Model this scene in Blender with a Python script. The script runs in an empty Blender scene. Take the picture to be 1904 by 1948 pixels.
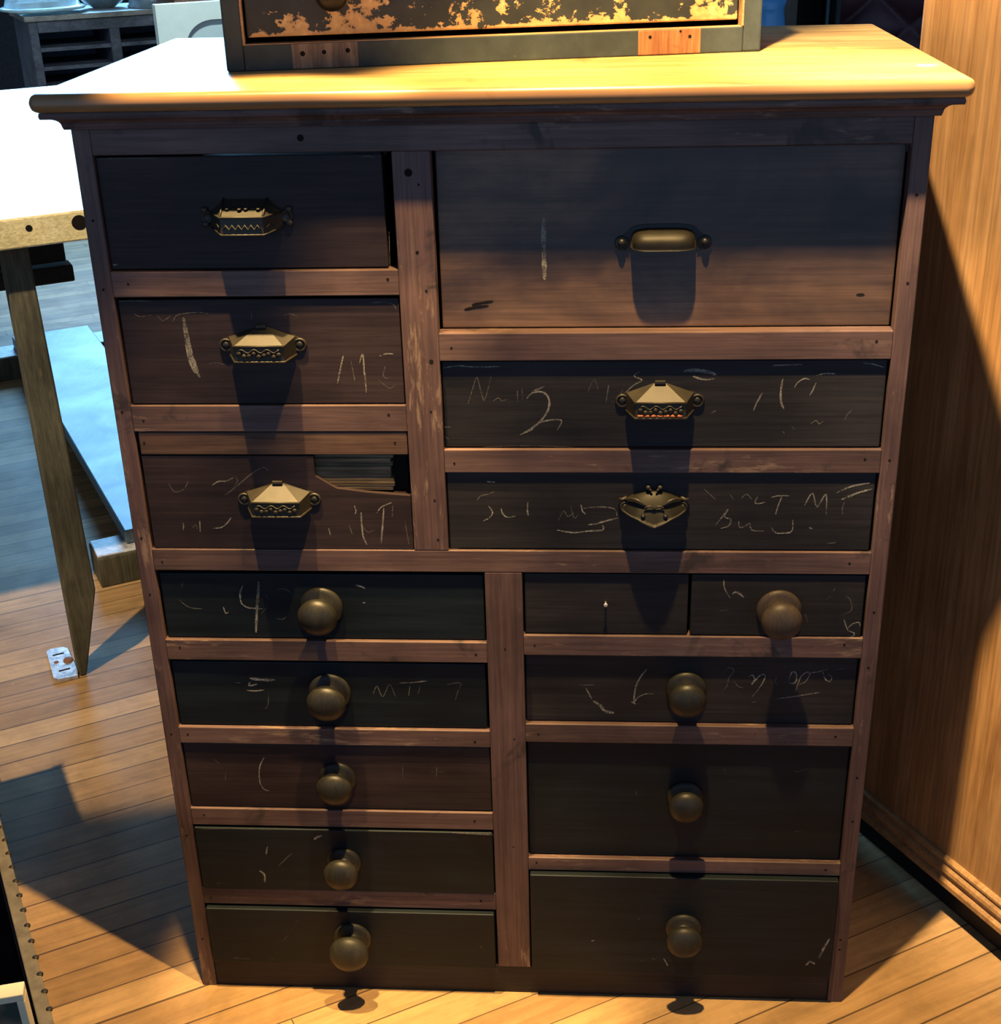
import bpy, bmesh, math, random
from mathutils import Vector, Matrix

C = bpy.context.scene.collection
random.seed(7)
PI = math.pi
G30 = math.radians(30)            # the room grid is turned 30 degrees against the chest
U = Vector((math.cos(G30), math.sin(G30), 0))
V = Vector((-math.sin(G30), math.cos(G30), 0))

# ------------------------------------------------------------------ object helpers
def link(name, bm, mats, parent=None, smooth=False, loc=None, rotz=None):
    me = bpy.data.meshes.new(name)
    bmesh.ops.recalc_face_normals(bm, faces=bm.faces)
    bm.to_mesh(me); bm.free()
    if not isinstance(mats, (list, tuple)): mats = [mats]
    for m in mats: me.materials.append(m)
    if smooth:
        for p in me.polygons: p.use_smooth = True
    o = bpy.data.objects.new(name, me); C.objects.link(o)
    if parent: o.parent = parent
    if loc is not None: o.location = loc
    if rotz is not None: o.rotation_euler = (0, 0, rotz)
    return o

def thing(name, label, cat, loc=(0, 0, 0), rotz=0, group=None):
    o = bpy.data.objects.new(name, None); C.objects.link(o)
    o.location = loc; o.rotation_euler = (0, 0, rotz); o.empty_display_size = .05
    o['label'] = label; o['category'] = cat
    if group: o['group'] = group
    return o

def tag(o, label, cat, group=None):
    o['label'] = label; o['category'] = cat
    if group: o['group'] = group
    return o

def struct(o, label=None):
    o['kind'] = 'structure'
    if label: o['label'] = label
    return o

# ------------------------------------------------------------------ mesh helpers
def box(bm, x0, x1, y0, y1, z0, z1, bev=.0015, mat=0, seg=2, M=None):
    vs = [bm.verts.new((x, y, z)) for x in (x0, x1) for y in (y0, y1) for z in (z0, z1)]
    idx = [(0, 1, 3, 2), (4, 6, 7, 5), (0, 4, 5, 1), (2, 3, 7, 6), (0, 2, 6, 4), (1, 5, 7, 3)]
    fs = [bm.faces.new([vs[i] for i in f]) for f in idx]
    for f in fs: f.material_index = mat
    es = list({e for f in fs for e in f.edges})
    geo = vs
    if bev > 0:
        r = bmesh.ops.bevel(bm, geom=es, offset=bev, segments=seg, profile=.5, affect='EDGES')
        for f in r['faces']: f.material_index = mat
        geo = list({v for f in fs if f.is_valid for v in f.verts} | {v for f in r['faces'] for v in f.verts})
    if M is not None:
        bmesh.ops.transform(bm, matrix=M, verts=[v for v in geo if v.is_valid])
    return geo

def prism(bm, poly, y0, y1, mat=0, plane='xz'):
    def P(a, b, t): return (a, t, b) if plane == 'xz' else ((a, b, t) if plane == 'xy' else (t, a, b))
    a = [bm.verts.new(P(p, q, y0)) for p, q in poly]; b = [bm.verts.new(P(p, q, y1)) for p, q in poly]
    n = len(poly); fs = [bm.faces.new(a), bm.faces.new(b[::-1])]
    for i in range(n): fs.append(bm.faces.new((a[i], b[i], b[(i + 1) % n], a[(i + 1) % n])))
    for f in fs: f.material_index = mat
    return a + b

def lathe(bm, prof, axis='z', centre=(0, 0, 0), n=32, mat=0, sx=1, sz=1):
    """prof: (radius, t) along the axis; axis 'y-' points to the viewer"""
    rings = []
    cx, cy, cz = centre
    for r, t in prof:
        ring = []
        for i in range(n):
            a = 2 * PI * i / n
            if axis == 'z': p = (cx + r * math.cos(a) * sx, cy + r * math.sin(a), cz + t)
            else: p = (cx + r * math.cos(a) * sx, cy - t, cz + r * math.sin(a) * sz)
            ring.append(bm.verts.new(p))
        rings.append(ring)
    for k in range(len(rings) - 1):
        for i in range(n):
            f = bm.faces.new((rings[k][i], rings[k][(i + 1) % n], rings[k + 1][(i + 1) % n], rings[k + 1][i]))
            f.material_index = mat; f.smooth = True
    for ring in (rings[0], rings[-1]):
        f = bm.faces.new(ring); f.material_index = mat; f.smooth = True
    return rings

def ball(bm, c, r, mat=0, s=(1, 1, 1), seg=12):
    M = Matrix.Translation(c) @ Matrix.Diagonal((s[0], s[1], s[2], 1))
    res = bmesh.ops.create_uvsphere(bm, u_segments=seg, v_segments=max(6, seg // 2), radius=r, matrix=M)
    for v in res['verts']:
        for f in v.link_faces: f.material_index = mat; f.smooth = True

def tube(bm, pts, r, n=8, mat=0):
    pts = [Vector(p) for p in pts]; rings = []
    rr = r if isinstance(r, (list, tuple)) else [r] * len(pts)
    for i, p in enumerate(pts):
        d = (pts[min(i + 1, len(pts) - 1)] - pts[max(i - 1, 0)]).normalized()
        a = d.orthogonal().normalized(); b = d.cross(a)
        if i and rings:
            pa = rings[-1][0].co - pts[i - 1]; a = (pa - d * pa.dot(d)).normalized(); b = d.cross(a)
        rings.append([bm.verts.new(p + (a * math.cos(2 * PI * k / n) + b * math.sin(2 * PI * k / n)) * rr[i]) for k in range(n)])
    for k in range(len(rings) - 1):
        for i in range(n):
            f = bm.faces.new((rings[k][i], rings[k][(i + 1) % n], rings[k + 1][(i + 1) % n], rings[k + 1][i]))
            f.material_index = mat; f.smooth = True
    for ring in (rings[0], rings[-1]):
        f = bm.faces.new(ring); f.material_index = mat

def disc(bm, x, z, y, r, mat=0, n=8, sx=1):
    r *= .75
    vs = [bm.verts.new((x + r * sx * math.cos(2 * PI * i / n), y, z + r * math.sin(2 * PI * i / n))) for i in range(n)]
    f = bm.faces.new(vs); f.material_index = mat

def chalk_strokes(bm, strokes, y, mat):
    """thin uneven ribbons lying on the drawer face"""
    rnd = random.Random(len(strokes) * 13); mat0 = mat
    for w, pts in strokes:
        mat = 6 if mat0 == 1 and w < 1.9 else mat0
        P = [Vector((p[0], 0, p[1])) for p in pts]; D = []
        if len(P) > 2:                                   # smooth the corners
            Q = []
            for i in range(len(P) - 1):
                p0, p1, p2, p3 = P[max(i - 1, 0)], P[i], P[i + 1], P[min(i + 2, len(P) - 1)]
                for k in range(6):
                    t = k / 6
                    Q.append(.5 * ((2 * p1) + (p2 - p0) * t + (2 * p0 - 5 * p1 + 4 * p2 - p3) * t * t + (3 * p1 - p0 - 3 * p2 + p3) * t ** 3))
            Q.append(P[-1]); P = Q
        else:
            P = [P[0].lerp(P[-1], k / 6) for k in range(7)]
        L = R = None
        for i, p in enumerate(P):
            d = P[min(i + 1, len(P) - 1)] - P[max(i - 1, 0)]
            if d.length < 1e-6: continue
            d.normalize(); nrm = Vector((-d.z, 0, d.x))
            taper = min(1, .45 + 3 * min(i, len(P) - 1 - i) / max(1, len(P)))
            h = w * .00042 * taper * rnd.uniform(.75, 1.25)
            a = bm.verts.new((p + nrm * h) + Vector((0, y - .0004, 0))); b = bm.verts.new((p - nrm * h) + Vector((0, y - .0004, 0)))
            if L: f = bm.faces.new((L, a, b, R)); f.material_index = mat
            L, R = a, b

# chalk marks as (width in mm, points x,z on the chest front) per drawer
CHALK = {
    'D2': [
        (6, [(-0.4141, 1.1507), (-0.4121, 1.1219), (-0.4091, 1.095), (-0.4024, 1.0678)]),
        (4, [(-0.4141, 1.1507), (-0.4146, 1.1248), (-0.4127, 1.0885), (-0.4037, 1.0693)]),
        (2.4, [(-0.2066, 1.0977), (-0.2115, 1.0803), (-0.2173, 1.059)]),
        (1.4, [(-0.1973, 1.0911), (-0.1955, 1.078), (-0.1938, 1.0618)]),
        (2.4, [(-0.1857, 1.0874), (-0.1807, 1.099), (-0.1803, 1.075), (-0.1796, 1.064), (-0.1795, 1.0455)]),
        (2.2, [(-0.1586, 1.0967), (-0.1493, 1.0996), (-0.1403, 1.0995)]),
        (1.8, [(-0.1518, 1.0829), (-0.1554, 1.0698), (-0.1514, 1.0661), (-0.145, 1.0675)]),
        (1.4, [(-0.3227, 1.1628), (-0.3236, 1.1543), (-0.3236, 1.1472)]),
        (1.2, [(-0.48, 1.1575), (-0.4749, 1.1532), (-0.4694, 1.1525), (-0.4558, 1.1545)]),
        (1.2, [(-0.4289, 1.145), (-0.4229, 1.1536), (-0.4113, 1.1563), (-0.3916, 1.1576), (-0.3793, 1.1554)]),
        (1.1, [(-0.4481, 1.1537), (-0.4421, 1.1466), (-0.4306, 1.1536)]),
        (1.6, [(-0.4974, 1.1733), (-0.4804, 1.1738), (-0.4533, 1.1729)]),
        (1.8, [(-0.1663, 1.1687), (-0.1485, 1.1692), (-0.1363, 1.1663), (-0.1327, 1.1586)]),
        (1, [(-0.3873, 1.0869), (-0.3772, 1.0883), (-0.3648, 1.0853)]),
        (1, [(-0.1621, 1.0639), (-0.1487, 1.0521), (-0.1401, 1.0565)]),
        (1.2, [(-0.2807, 1.1526), (-0.2722, 1.1547), (-0.2628, 1.151)]),
    ],
    'D1': [
        (2.2, [(-0.4986, 1.221), (-0.4923, 1.2216)]),
        (1.5, [(-0.1647, 1.3541), (-0.1568, 1.3547), (-0.149, 1.3533)]),
        (1, [(-0.1363, 1.2609), (-0.1369, 1.2407), (-0.1376, 1.217)]),
        (1.2, [(-0.498, 1.3563), (-0.4617, 1.3565), (-0.4215, 1.3559)]),
    ],
    'D3': [
        (2.4, [(-0.4031, 0.9113), (-0.3943, 0.9169), (-0.3832, 0.9177), (-0.3715, 0.9232)]),
        (1.6, [(-0.3871, 0.8962), (-0.371, 0.9082), (-0.3483, 0.9272), (-0.3296, 0.9382), (-0.3229, 0.9328)]),
        (1.2, [(-0.3775, 0.9026), (-0.367, 0.9177), (-0.3705, 0.9256)]),
        (2, [(-0.451, 0.854), (-0.4526, 0.8417)]),
        (2, [(-0.4274, 0.8573), (-0.4288, 0.8393)]),
        (2, [(-0.4108, 0.8451), (-0.3979, 0.8468), (-0.3889, 0.8534), (-0.382, 0.8624)]),
        (1.2, [(-0.4394, 0.845), (-0.4342, 0.8508), (-0.4322, 0.8426)]),
        (2, [(-0.2072, 0.8815), (-0.2055, 0.8743), (-0.2067, 0.8679)]),
        (2.6, [(-0.1984, 0.8711), (-0.1988, 0.8542), (-0.198, 0.8339), (-0.1937, 0.8208)]),
        (2.6, [(-0.1664, 0.8776), (-0.1695, 0.8519), (-0.1735, 0.8234)]),
        (2, [(-0.1772, 0.8688), (-0.1692, 0.8792), (-0.155, 0.8857)]),
        (1.8, [(-0.1537, 0.8817), (-0.1556, 0.8632)]),
        (2, [(-0.2459, 0.8467), (-0.2439, 0.8345)]),
        (1.6, [(-0.2167, 0.8517), (-0.2133, 0.8371)]),
        (1.2, [(-0.4648, 0.9152), (-0.4577, 0.9016), (-0.4438, 0.9056), (-0.4363, 0.9176)]),
        (1, [(-0.1977, 0.8485), (-0.1909, 0.8404), (-0.1818, 0.8437)]),
        (1.2, [(-0.1382, 0.8585), (-0.1344, 0.8211)]),
    ],
    'BIG': [
        (7, [(0.0587, 1.2734), (0.0582, 1.2352), (0.059, 1.1922)]),
        (1.6, [(0.0307, 1.2348), (0.0354, 1.2341)]),
        (1.2, [(0.201, 1.2645), (0.2206, 1.2669), (0.2403, 1.2647)]),
    ],
    'R2': [
        (3, [(0.0332, 1.0353), (0.0417, 1.0441), (0.0556, 1.0448), (0.0631, 1.0352), (0.0622, 1.0211), (0.053, 1.0055), (0.0387, 0.9934), (0.0238, 0.9844)]),
        (2.4, [(0.0238, 0.9844), (0.0387, 0.9912), (0.0473, 1.0002), (0.0635, 1.0054), (0.0796, 1.0047), (0.0739, 0.9911)]),
        (2, [(0.0424, 1.0471), (0.0494, 1.0493), (0.0571, 1.0529)]),
        (1.6, [(-0.0447, 1.0281), (-0.0376, 1.0495), (-0.0315, 1.0657), (-0.0266, 1.0458), (-0.022, 1.0347), (-0.0119, 1.07)]),
        (1.4, [(-0.0109, 1.0325), (-0.0038, 1.0369), (0.001, 1.0332), (0.008, 1.0354)]),
        (1.4, [(0.0216, 1.0479), (0.0219, 1.0316)]),
        (1.2, [(0.0279, 1.0508), (0.0282, 1.0331)]),
        (1.4, [(0.1145, 1.0454), (0.1227, 1.0622), (0.1283, 1.0476)]),
        (1.8, [(0.142, 1.0548), (0.14, 1.0416), (0.1387, 1.0299)]),
        (2, [(0.1621, 1.0423), (0.175, 1.0547), (0.1852, 1.0612), (0.1748, 1.0671), (0.1829, 1.0736)]),
        (1.6, [(0.145, 1.0313), (0.1519, 1.0313), (0.1606, 1.0489)]),
        (2.4, [(0.3318, 1.0184), (0.336, 1.0301), (0.3421, 1.0433)]),
        (3, [(0.3674, 1.0627), (0.3658, 1.0446), (0.3673, 1.03), (0.3713, 1.0205)]),
        (2, [(0.383, 1.0504), (0.3873, 1.0576), (0.3951, 1.0626), (0.4019, 1.0612)]),
        (2.2, [(0.4096, 1.0669), (0.4215, 1.0697), (0.4336, 1.069)]),
        (2, [(0.4103, 1.0568), (0.4069, 1.0467), (0.4034, 1.0394)]),
        (1.2, [(0.3824, 0.9968), (0.3875, 0.9908)]),
        (1.8, [(0.4075, 0.9997), (0.414, 1.0042), (0.4184, 0.9997), (0.4236, 1.0034)]),
        (1.3, [(0.4508, 1.0041), (0.4542, 1.013), (0.4591, 1.0188)]),
        (1.6, [(0.2764, 1.0148), (0.2831, 1.0185)]),
        (1.2, [(0.3712, 0.9894), (0.3741, 0.9864)]),
        (5, [(0.2388, 1.0733), (0.2524, 1.0747), (0.2694, 1.0725), (0.2811, 1.0688)]),
        (3, [(0.2513, 1.0661), (0.2664, 1.0617), (0.28, 1.0631)]),
        (2, [(-0.0762, 1.079), (-0.0566, 1.0818), (-0.0324, 1.0803), (-0.0012, 1.0808)]),
        (2, [(0.3535, 1.0808), (0.3737, 1.0814), (0.3904, 1.082)]),
        (2, [(0.4672, 1.0838), (0.482, 1.0816), (0.4957, 1.0773)]),
        (1.4, [(-0.0778, 0.9958), (-0.0685, 0.9958)]),
        (1.2, [(-0.0769, 0.9822), (-0.0729, 0.9776)]),
        (1.2, [(-0.0256, 0.9669), (0.0312, 0.9684), (0.0948, 0.9669)]),
    ],
    'R3': [
        (1.6, [(-0.0373, 0.8883), (-0.0313, 0.8954), (-0.0218, 0.8978), (-0.0123, 0.9018)]),
        (2, [(-0.0216, 0.8804), (-0.0161, 0.87), (-0.0214, 0.862), (-0.0296, 0.8571)]),
        (2.4, [(-0.0043, 0.8764), (-0.0016, 0.8677), (0.0048, 0.8629), (0.0164, 0.8653)]),
        (2.4, [(0.0327, 0.8861), (0.0318, 0.8742), (0.0331, 0.8654)]),
        (1.3, [(0.0742, 0.8584), (0.0816, 0.8727), (0.0873, 0.8648), (0.0959, 0.8704)]),
        (2.2, [(0.1053, 0.8823), (0.1075, 0.8728), (0.1118, 0.8681)]),
        (2.2, [(0.1089, 0.8768), (0.1304, 0.8793), (0.1505, 0.8762), (0.1549, 0.8658)]),
        (2.8, [(0.1154, 0.8521), (0.1269, 0.8538), (0.1363, 0.857), (0.1556, 0.8627)]),
        (2.8, [(0.0719, 0.8439), (0.0944, 0.84), (0.1161, 0.8425), (0.1349, 0.8442), (0.1349, 0.8522)]),
        (1.4, [(0.091, 0.8815), (0.0959, 0.8624), (0.1017, 0.868)]),
        (1.4, [(0.2713, 0.9063), (0.2794, 0.8985), (0.2874, 0.8907)]),
        (1.4, [(0.3061, 0.8986), (0.3121, 0.8908)]),
        (1.6, [(0.3219, 0.8924), (0.3287, 0.8987), (0.3361, 0.8909)]),
        (2, [(0.3436, 0.8948), (0.3405, 0.887), (0.3449, 0.8846), (0.3539, 0.887)]),
        (2.2, [(0.3619, 0.8941), (0.3709, 0.8964), (0.3856, 0.8965)]),
        (2.2, [(0.3759, 0.8949), (0.3718, 0.8816), (0.3691, 0.8682)]),
        (2.4, [(0.4069, 0.8817), (0.4162, 0.9004), (0.4239, 0.8802), (0.4344, 0.8989), (0.4367, 0.8685)]),
        (1.8, [(0.4574, 0.8897), (0.4634, 0.8936), (0.4702, 0.8959)]),
        (1.8, [(0.4597, 0.8873), (0.4577, 0.8772), (0.4591, 0.8685)]),
        (2.2, [(0.289, 0.8528), (0.2964, 0.8632), (0.305, 0.8759), (0.3005, 0.8648), (0.3092, 0.8609), (0.3068, 0.8513), (0.2963, 0.8473)]),
        (2, [(0.3199, 0.8609), (0.3219, 0.849), (0.3296, 0.8514), (0.3351, 0.8546), (0.3384, 0.8451), (0.3549, 0.8436)]),
        (2.4, [(0.3645, 0.8492), (0.3706, 0.8412), (0.3813, 0.8405), (0.3925, 0.8437), (0.3928, 0.8612)]),
        (3, [(0.4155, 0.8494), (0.4199, 0.847)]),
        (1.8, [(0.4406, 0.8248), (0.4532, 0.8264)]),
        (1.6, [(-0.0773, 0.8147), (-0.064, 0.8147)]),
        (2, [(-0.0227, 0.9167), (-0.0112, 0.9159)]),
        (3, [(0.4475, 0.9005), (0.4676, 0.9106), (0.4914, 0.916)]),
        (3, [(0.4552, 0.8912), (0.4754, 0.9006), (0.4943, 0.9068)]),
    ],
    'L4': [
        (3, [(-0.3782, 0.7531), (-0.3832, 0.742), (-0.3845, 0.7299)]),
        (2.4, [(-0.3842, 0.7334), (-0.383, 0.723), (-0.3759, 0.717), (-0.3668, 0.7154), (-0.3531, 0.7147)]),
        (5, [(-0.3547, 0.7592), (-0.3575, 0.7387), (-0.3613, 0.7172), (-0.3671, 0.6752)]),
        (1.2, [(-0.3476, 0.7388), (-0.3431, 0.7303), (-0.3449, 0.7199), (-0.3562, 0.7068)]),
        (2, [(-0.4106, 0.7176), (-0.4086, 0.7072), (-0.4038, 0.709)]),
        (1.8, [(-0.3285, 0.7458), (-0.3185, 0.7476), (-0.3078, 0.7391)]),
        (1.4, [(-0.3346, 0.6992), (-0.3262, 0.6975), (-0.3204, 0.7019)]),
        (3.5, [(-0.2154, 0.7544), (-0.208, 0.7527), (-0.2022, 0.7494)]),
        (2, [(-0.2068, 0.7263), (-0.203, 0.7255)]),
        (1.8, [(-0.4648, 0.7601), (-0.4678, 0.7481)]),
        (1.6, [(-0.4749, 0.7292), (-0.461, 0.7163), (-0.4419, 0.7138)]),
    ],
    'L5': [
        (5, [(-0.3847, 0.5971), (-0.3667, 0.5946), (-0.347, 0.5948)]),
        (3, [(-0.3845, 0.5907), (-0.3868, 0.5843), (-0.3738, 0.5872)]),
        (2.4, [(-0.3916, 0.5759), (-0.379, 0.5752), (-0.3645, 0.5772)]),
        (1.4, [(-0.3586, 0.5736), (-0.3616, 0.5514), (-0.3671, 0.5439)]),
        (1.4, [(-0.4068, 0.5895), (-0.399, 0.5887)]),
        (1.8, [(-0.2018, 0.5713), (-0.1954, 0.586), (-0.1879, 0.5678), (-0.1764, 0.589), (-0.1691, 0.5681)]),
        (2, [(-0.1614, 0.5919), (-0.1419, 0.5931), (-0.12, 0.5961)]),
        (1.6, [(-0.1461, 0.5876), (-0.1495, 0.5684)]),
        (1.3, [(-0.1306, 0.5869), (-0.1352, 0.5732)]),
        (1.6, [(-0.0915, 0.5901), (-0.0713, 0.5931), (-0.0766, 0.5758), (-0.0802, 0.563)]),
    ],
    'L6': [
        (2, [(-0.3761, 0.458), (-0.384, 0.4433), (-0.3877, 0.4238), (-0.3872, 0.4042)]),
        (2.4, [(-0.3869, 0.4071), (-0.3829, 0.3984), (-0.3749, 0.3956)]),
        (1.6, [(-0.1127, 0.4447), (-0.1143, 0.4273)]),
        (1, [(-0.126, 0.4348), (-0.0995, 0.4362)]),
        (1.1, [(-0.1647, 0.4465), (-0.166, 0.4233)]),
        (1.1, [(-0.4563, 0.4536), (-0.4467, 0.4451)]),
        (1, [(-0.4386, 0.4296), (-0.4427, 0.408)]),
    ],
    'L7': [
        (3, [(-0.3858, 0.2949), (-0.39, 0.2783)]),
        (1.6, [(-0.3487, 0.2814), (-0.3598, 0.2698), (-0.372, 0.256)]),
        (4, [(-0.3112, 0.309), (-0.305, 0.3143), (-0.2982, 0.3165)]),
        (4, [(-0.4034, 0.2457), (-0.3966, 0.2375), (-0.3974, 0.2217)]),
        (1.4, [(-0.4921, 0.3251), (-0.44, 0.3273), (-0.3777, 0.3268)]),
        (2, [(-0.0937, 0.3274), (-0.0612, 0.3261), (-0.0303, 0.3249)]),
        (1.4, [(-0.4751, 0.2185), (-0.4676, 0.2176)]),
    ],
    'L8': [
        (1.8, [(-0.4632, 0.0684), (-0.4545, 0.0676), (-0.4344, 0.0671)]),
        (1.4, [(-0.4014, 0.066), (-0.3972, 0.0728)]),
        (1.2, [(-0.3765, 0.1079), (-0.3666, 0.1214)]),
        (1.2, [(-0.0581, 0.1082), (-0.0533, 0.1007)]),
        (1.3, [(-0.0902, 0.1126), (-0.0853, 0.1073)]),
        (1.2, [(-0.3538, 0.1491), (-0.3486, 0.1493)]),
        (1.2, [(-0.1778, 0.0966), (-0.1675, 0.0981)]),
    ],
    'RS2': [
        (2, [(0.3038, 0.7707), (0.3051, 0.7558), (0.3139, 0.7392)]),
        (3.4, [(0.3165, 0.7459), (0.3214, 0.7493), (0.3274, 0.746), (0.3327, 0.741)]),
        (2, [(0.4731, 0.707), (0.4768, 0.6969), (0.4804, 0.6884)]),
        (2, [(0.48, 0.6935), (0.4867, 0.7004), (0.4946, 0.7021), (0.4966, 0.6954)]),
        (2, [(0.4819, 0.6884), (0.4895, 0.6843), (0.4863, 0.6791), (0.4733, 0.6772)]),
        (1.3, [(0.4467, 0.7395), (0.4522, 0.7437), (0.4553, 0.7404)]),
        (1.2, [(0.4709, 0.7447), (0.4777, 0.7406), (0.4821, 0.7306), (0.4815, 0.7205), (0.469, 0.7137)]),
        (1.4, [(0.4195, 0.7149), (0.4233, 0.7014)]),
        (1.2, [(0.2994, 0.7189), (0.311, 0.7207)]),
        (1.3, [(0.4552, 0.7512), (0.4569, 0.757)]),
    ],
    'R4': [
        (1.8, [(0.1011, 0.5915), (0.1126, 0.5908), (0.1241, 0.5919)]),
        (5, [(0.1227, 0.5638), (0.1335, 0.5558), (0.1397, 0.5467), (0.1536, 0.5433)]),
        (2.4, [(0.1119, 0.5863), (0.1211, 0.5665)]),
        (2.6, [(0.2006, 0.6197), (0.191, 0.6053), (0.1845, 0.5873), (0.1818, 0.561)]),
        (2.4, [(0.1818, 0.561), (0.1886, 0.5711), (0.1992, 0.5767), (0.2106, 0.5769)]),
        (3, [(0.1787, 0.5628), (0.1857, 0.5593)]),
        (1.8, [(0.3107, 0.5828), (0.3163, 0.5927), (0.3181, 0.6052), (0.325, 0.6186), (0.3165, 0.6229), (0.3102, 0.614)]),
        (1.8, [(0.3258, 0.6), (0.333, 0.5912), (0.3399, 0.5895)]),
        (2.2, [(0.3458, 0.6074), (0.3516, 0.611), (0.355, 0.6039), (0.3517, 0.595), (0.3621, 0.6102), (0.3696, 0.6112), (0.3666, 0.597), (0.3535, 0.5744)]),
        (1.4, [(0.3532, 0.5645), (0.3607, 0.5664)]),
        (1.4, [(0.3869, 0.6097), (0.3845, 0.599), (0.3893, 0.5937)]),
        (2.4, [(0.4044, 0.6046), (0.4074, 0.6161), (0.4134, 0.6153), (0.4143, 0.6012), (0.4071, 0.5975), (0.4043, 0.6064)]),
        (2, [(0.4169, 0.5959), (0.4264, 0.5996), (0.433, 0.612), (0.4304, 0.6173), (0.4219, 0.611), (0.4176, 0.5977), (0.4147, 0.5834)]),
        (2, [(0.4313, 0.6156), (0.4438, 0.6175), (0.4532, 0.6211)]),
        (2.2, [(0.4582, 0.6238), (0.452, 0.6176), (0.4559, 0.6053), (0.4621, 0.6018), (0.4646, 0.6089), (0.459, 0.6142)]),
        (2, [(0.3884, 0.5713), (0.4167, 0.5762), (0.4493, 0.583)]),
        (1.8, [(0.4711, 0.6213), (0.4812, 0.6241)]),
    ],
    'R5': [
        (1.3, [(0.1866, 0.4033), (0.1899, 0.3965)]),
        (1.2, [(0.3188, 0.4472), (0.3216, 0.4358)]),
        (1.2, [(0.4042, 0.447), (0.409, 0.4452)]),
        (1.3, [(0.4212, 0.4473), (0.4261, 0.4436), (0.4411, 0.4496)]),
        (1.2, [(0.074, 0.4492), (0.0756, 0.4473)]),
        (1, [(0.0533, 0.2989), (0.0549, 0.298)]),
        (1.2, [(0.4301, 0.3331), (0.441, 0.3353)]),
    ],
    'R6': [
        (2.2, [(0.2361, 0.0923), (0.2404, 0.0848), (0.2431, 0.0772)]),
        (1.8, [(0.2161, 0.0916), (0.2228, 0.0907)]),
        (1.6, [(0.1994, 0.0867), (0.2045, 0.0857)]),
        (4, [(0.461, 0.0856), (0.467, 0.0934), (0.4748, 0.0882)]),
        (2, [(0.1205, 0.1244), (0.1272, 0.1268)]),
        (1.4, [(0.1029, 0.0999), (0.1105, 0.1023)]),
        (1.4, [(0.3418, 0.0706), (0.3436, 0.0663)]),
        (1.3, [(0.1914, 0.1715), (0.1971, 0.1728)]),
        (4, [(0.4804, 0.1014), (0.4856, 0.1199), (0.4938, 0.1415)]),
    ],
}

# ------------------------------------------------------------------ material helpers
def new_mat(name):
    m = bpy.data.materials.new(name); m.use_nodes = True
    nt = m.node_tree; nt.nodes.clear()
    out = nt.nodes.new('ShaderNodeOutputMaterial'); b = nt.nodes.new('ShaderNodeBsdfPrincipled')
    nt.links.new(b.outputs[0], out.inputs[0])
    return m, nt, b, out

def nd(nt, typ, **kw):
    n = nt.nodes.new(typ)
    for k, v in kw.items():
        if k in n.inputs.keys(): n.inputs[k].default_value = v
        else: setattr(n, k, v)
    return n

def ramp(nt, src, stops):
    r = nt.nodes.new('ShaderNodeValToRGB'); e = r.color_ramp.elements
    while len(e) < len(stops): e.new(.5)
    for i, (p, c) in enumerate(stops):
        e[i].position = p; e[i].color = (c[0], c[1], c[2], 1) if isinstance(c, (tuple, list)) else (c, c, c, 1)
    nt.links.new(src, r.inputs[0]); return r.outputs[0]

def mix(nt, a, b, f, mode='MIX'):
    m = nt.nodes.new('ShaderNodeMix'); m.data_type = 'RGBA'; m.blend_type = mode
    for sock, v in ((m.inputs[0], f), (m.inputs[6], a), (m.inputs[7], b)):
        if isinstance(v, (int, float)): sock.default_value = v
        elif isinstance(v, (tuple, list)): sock.default_value = (v[0], v[1], v[2], 1)
        else: nt.links.new(v, sock)
    return m.outputs[2]

def math_n(nt, op, a, b=None, c=None):
    m = nt.nodes.new('ShaderNodeMath'); m.operation = op
    for i, v in enumerate((a, b, c)):
        if v is None: continue
        if isinstance(v, (int, float)): m.inputs[i].default_value = v
        else: nt.links.new(v, m.inputs[i])
    return m.outputs[0]

def noise(nt, vec, scale, detail=5, rough=.6, dist=0.):
    n = nd(nt, 'ShaderNodeTexNoise', Scale=scale, Detail=detail, Roughness=rough, Distortion=dist)
    nt.links.new(vec, n.inputs['Vector']); return n.outputs['Fac']

def stretched(nt, vec, axis, k):
    mp = nt.nodes.new('ShaderNodeMapping'); s = {'x': (1, k, k), 'y': (k, 1, k), 'z': (k, k, 1)}[axis]
    mp.inputs['Scale'].default_value = s; nt.links.new(vec, mp.inputs['Vector']); return mp.outputs[0]

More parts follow.
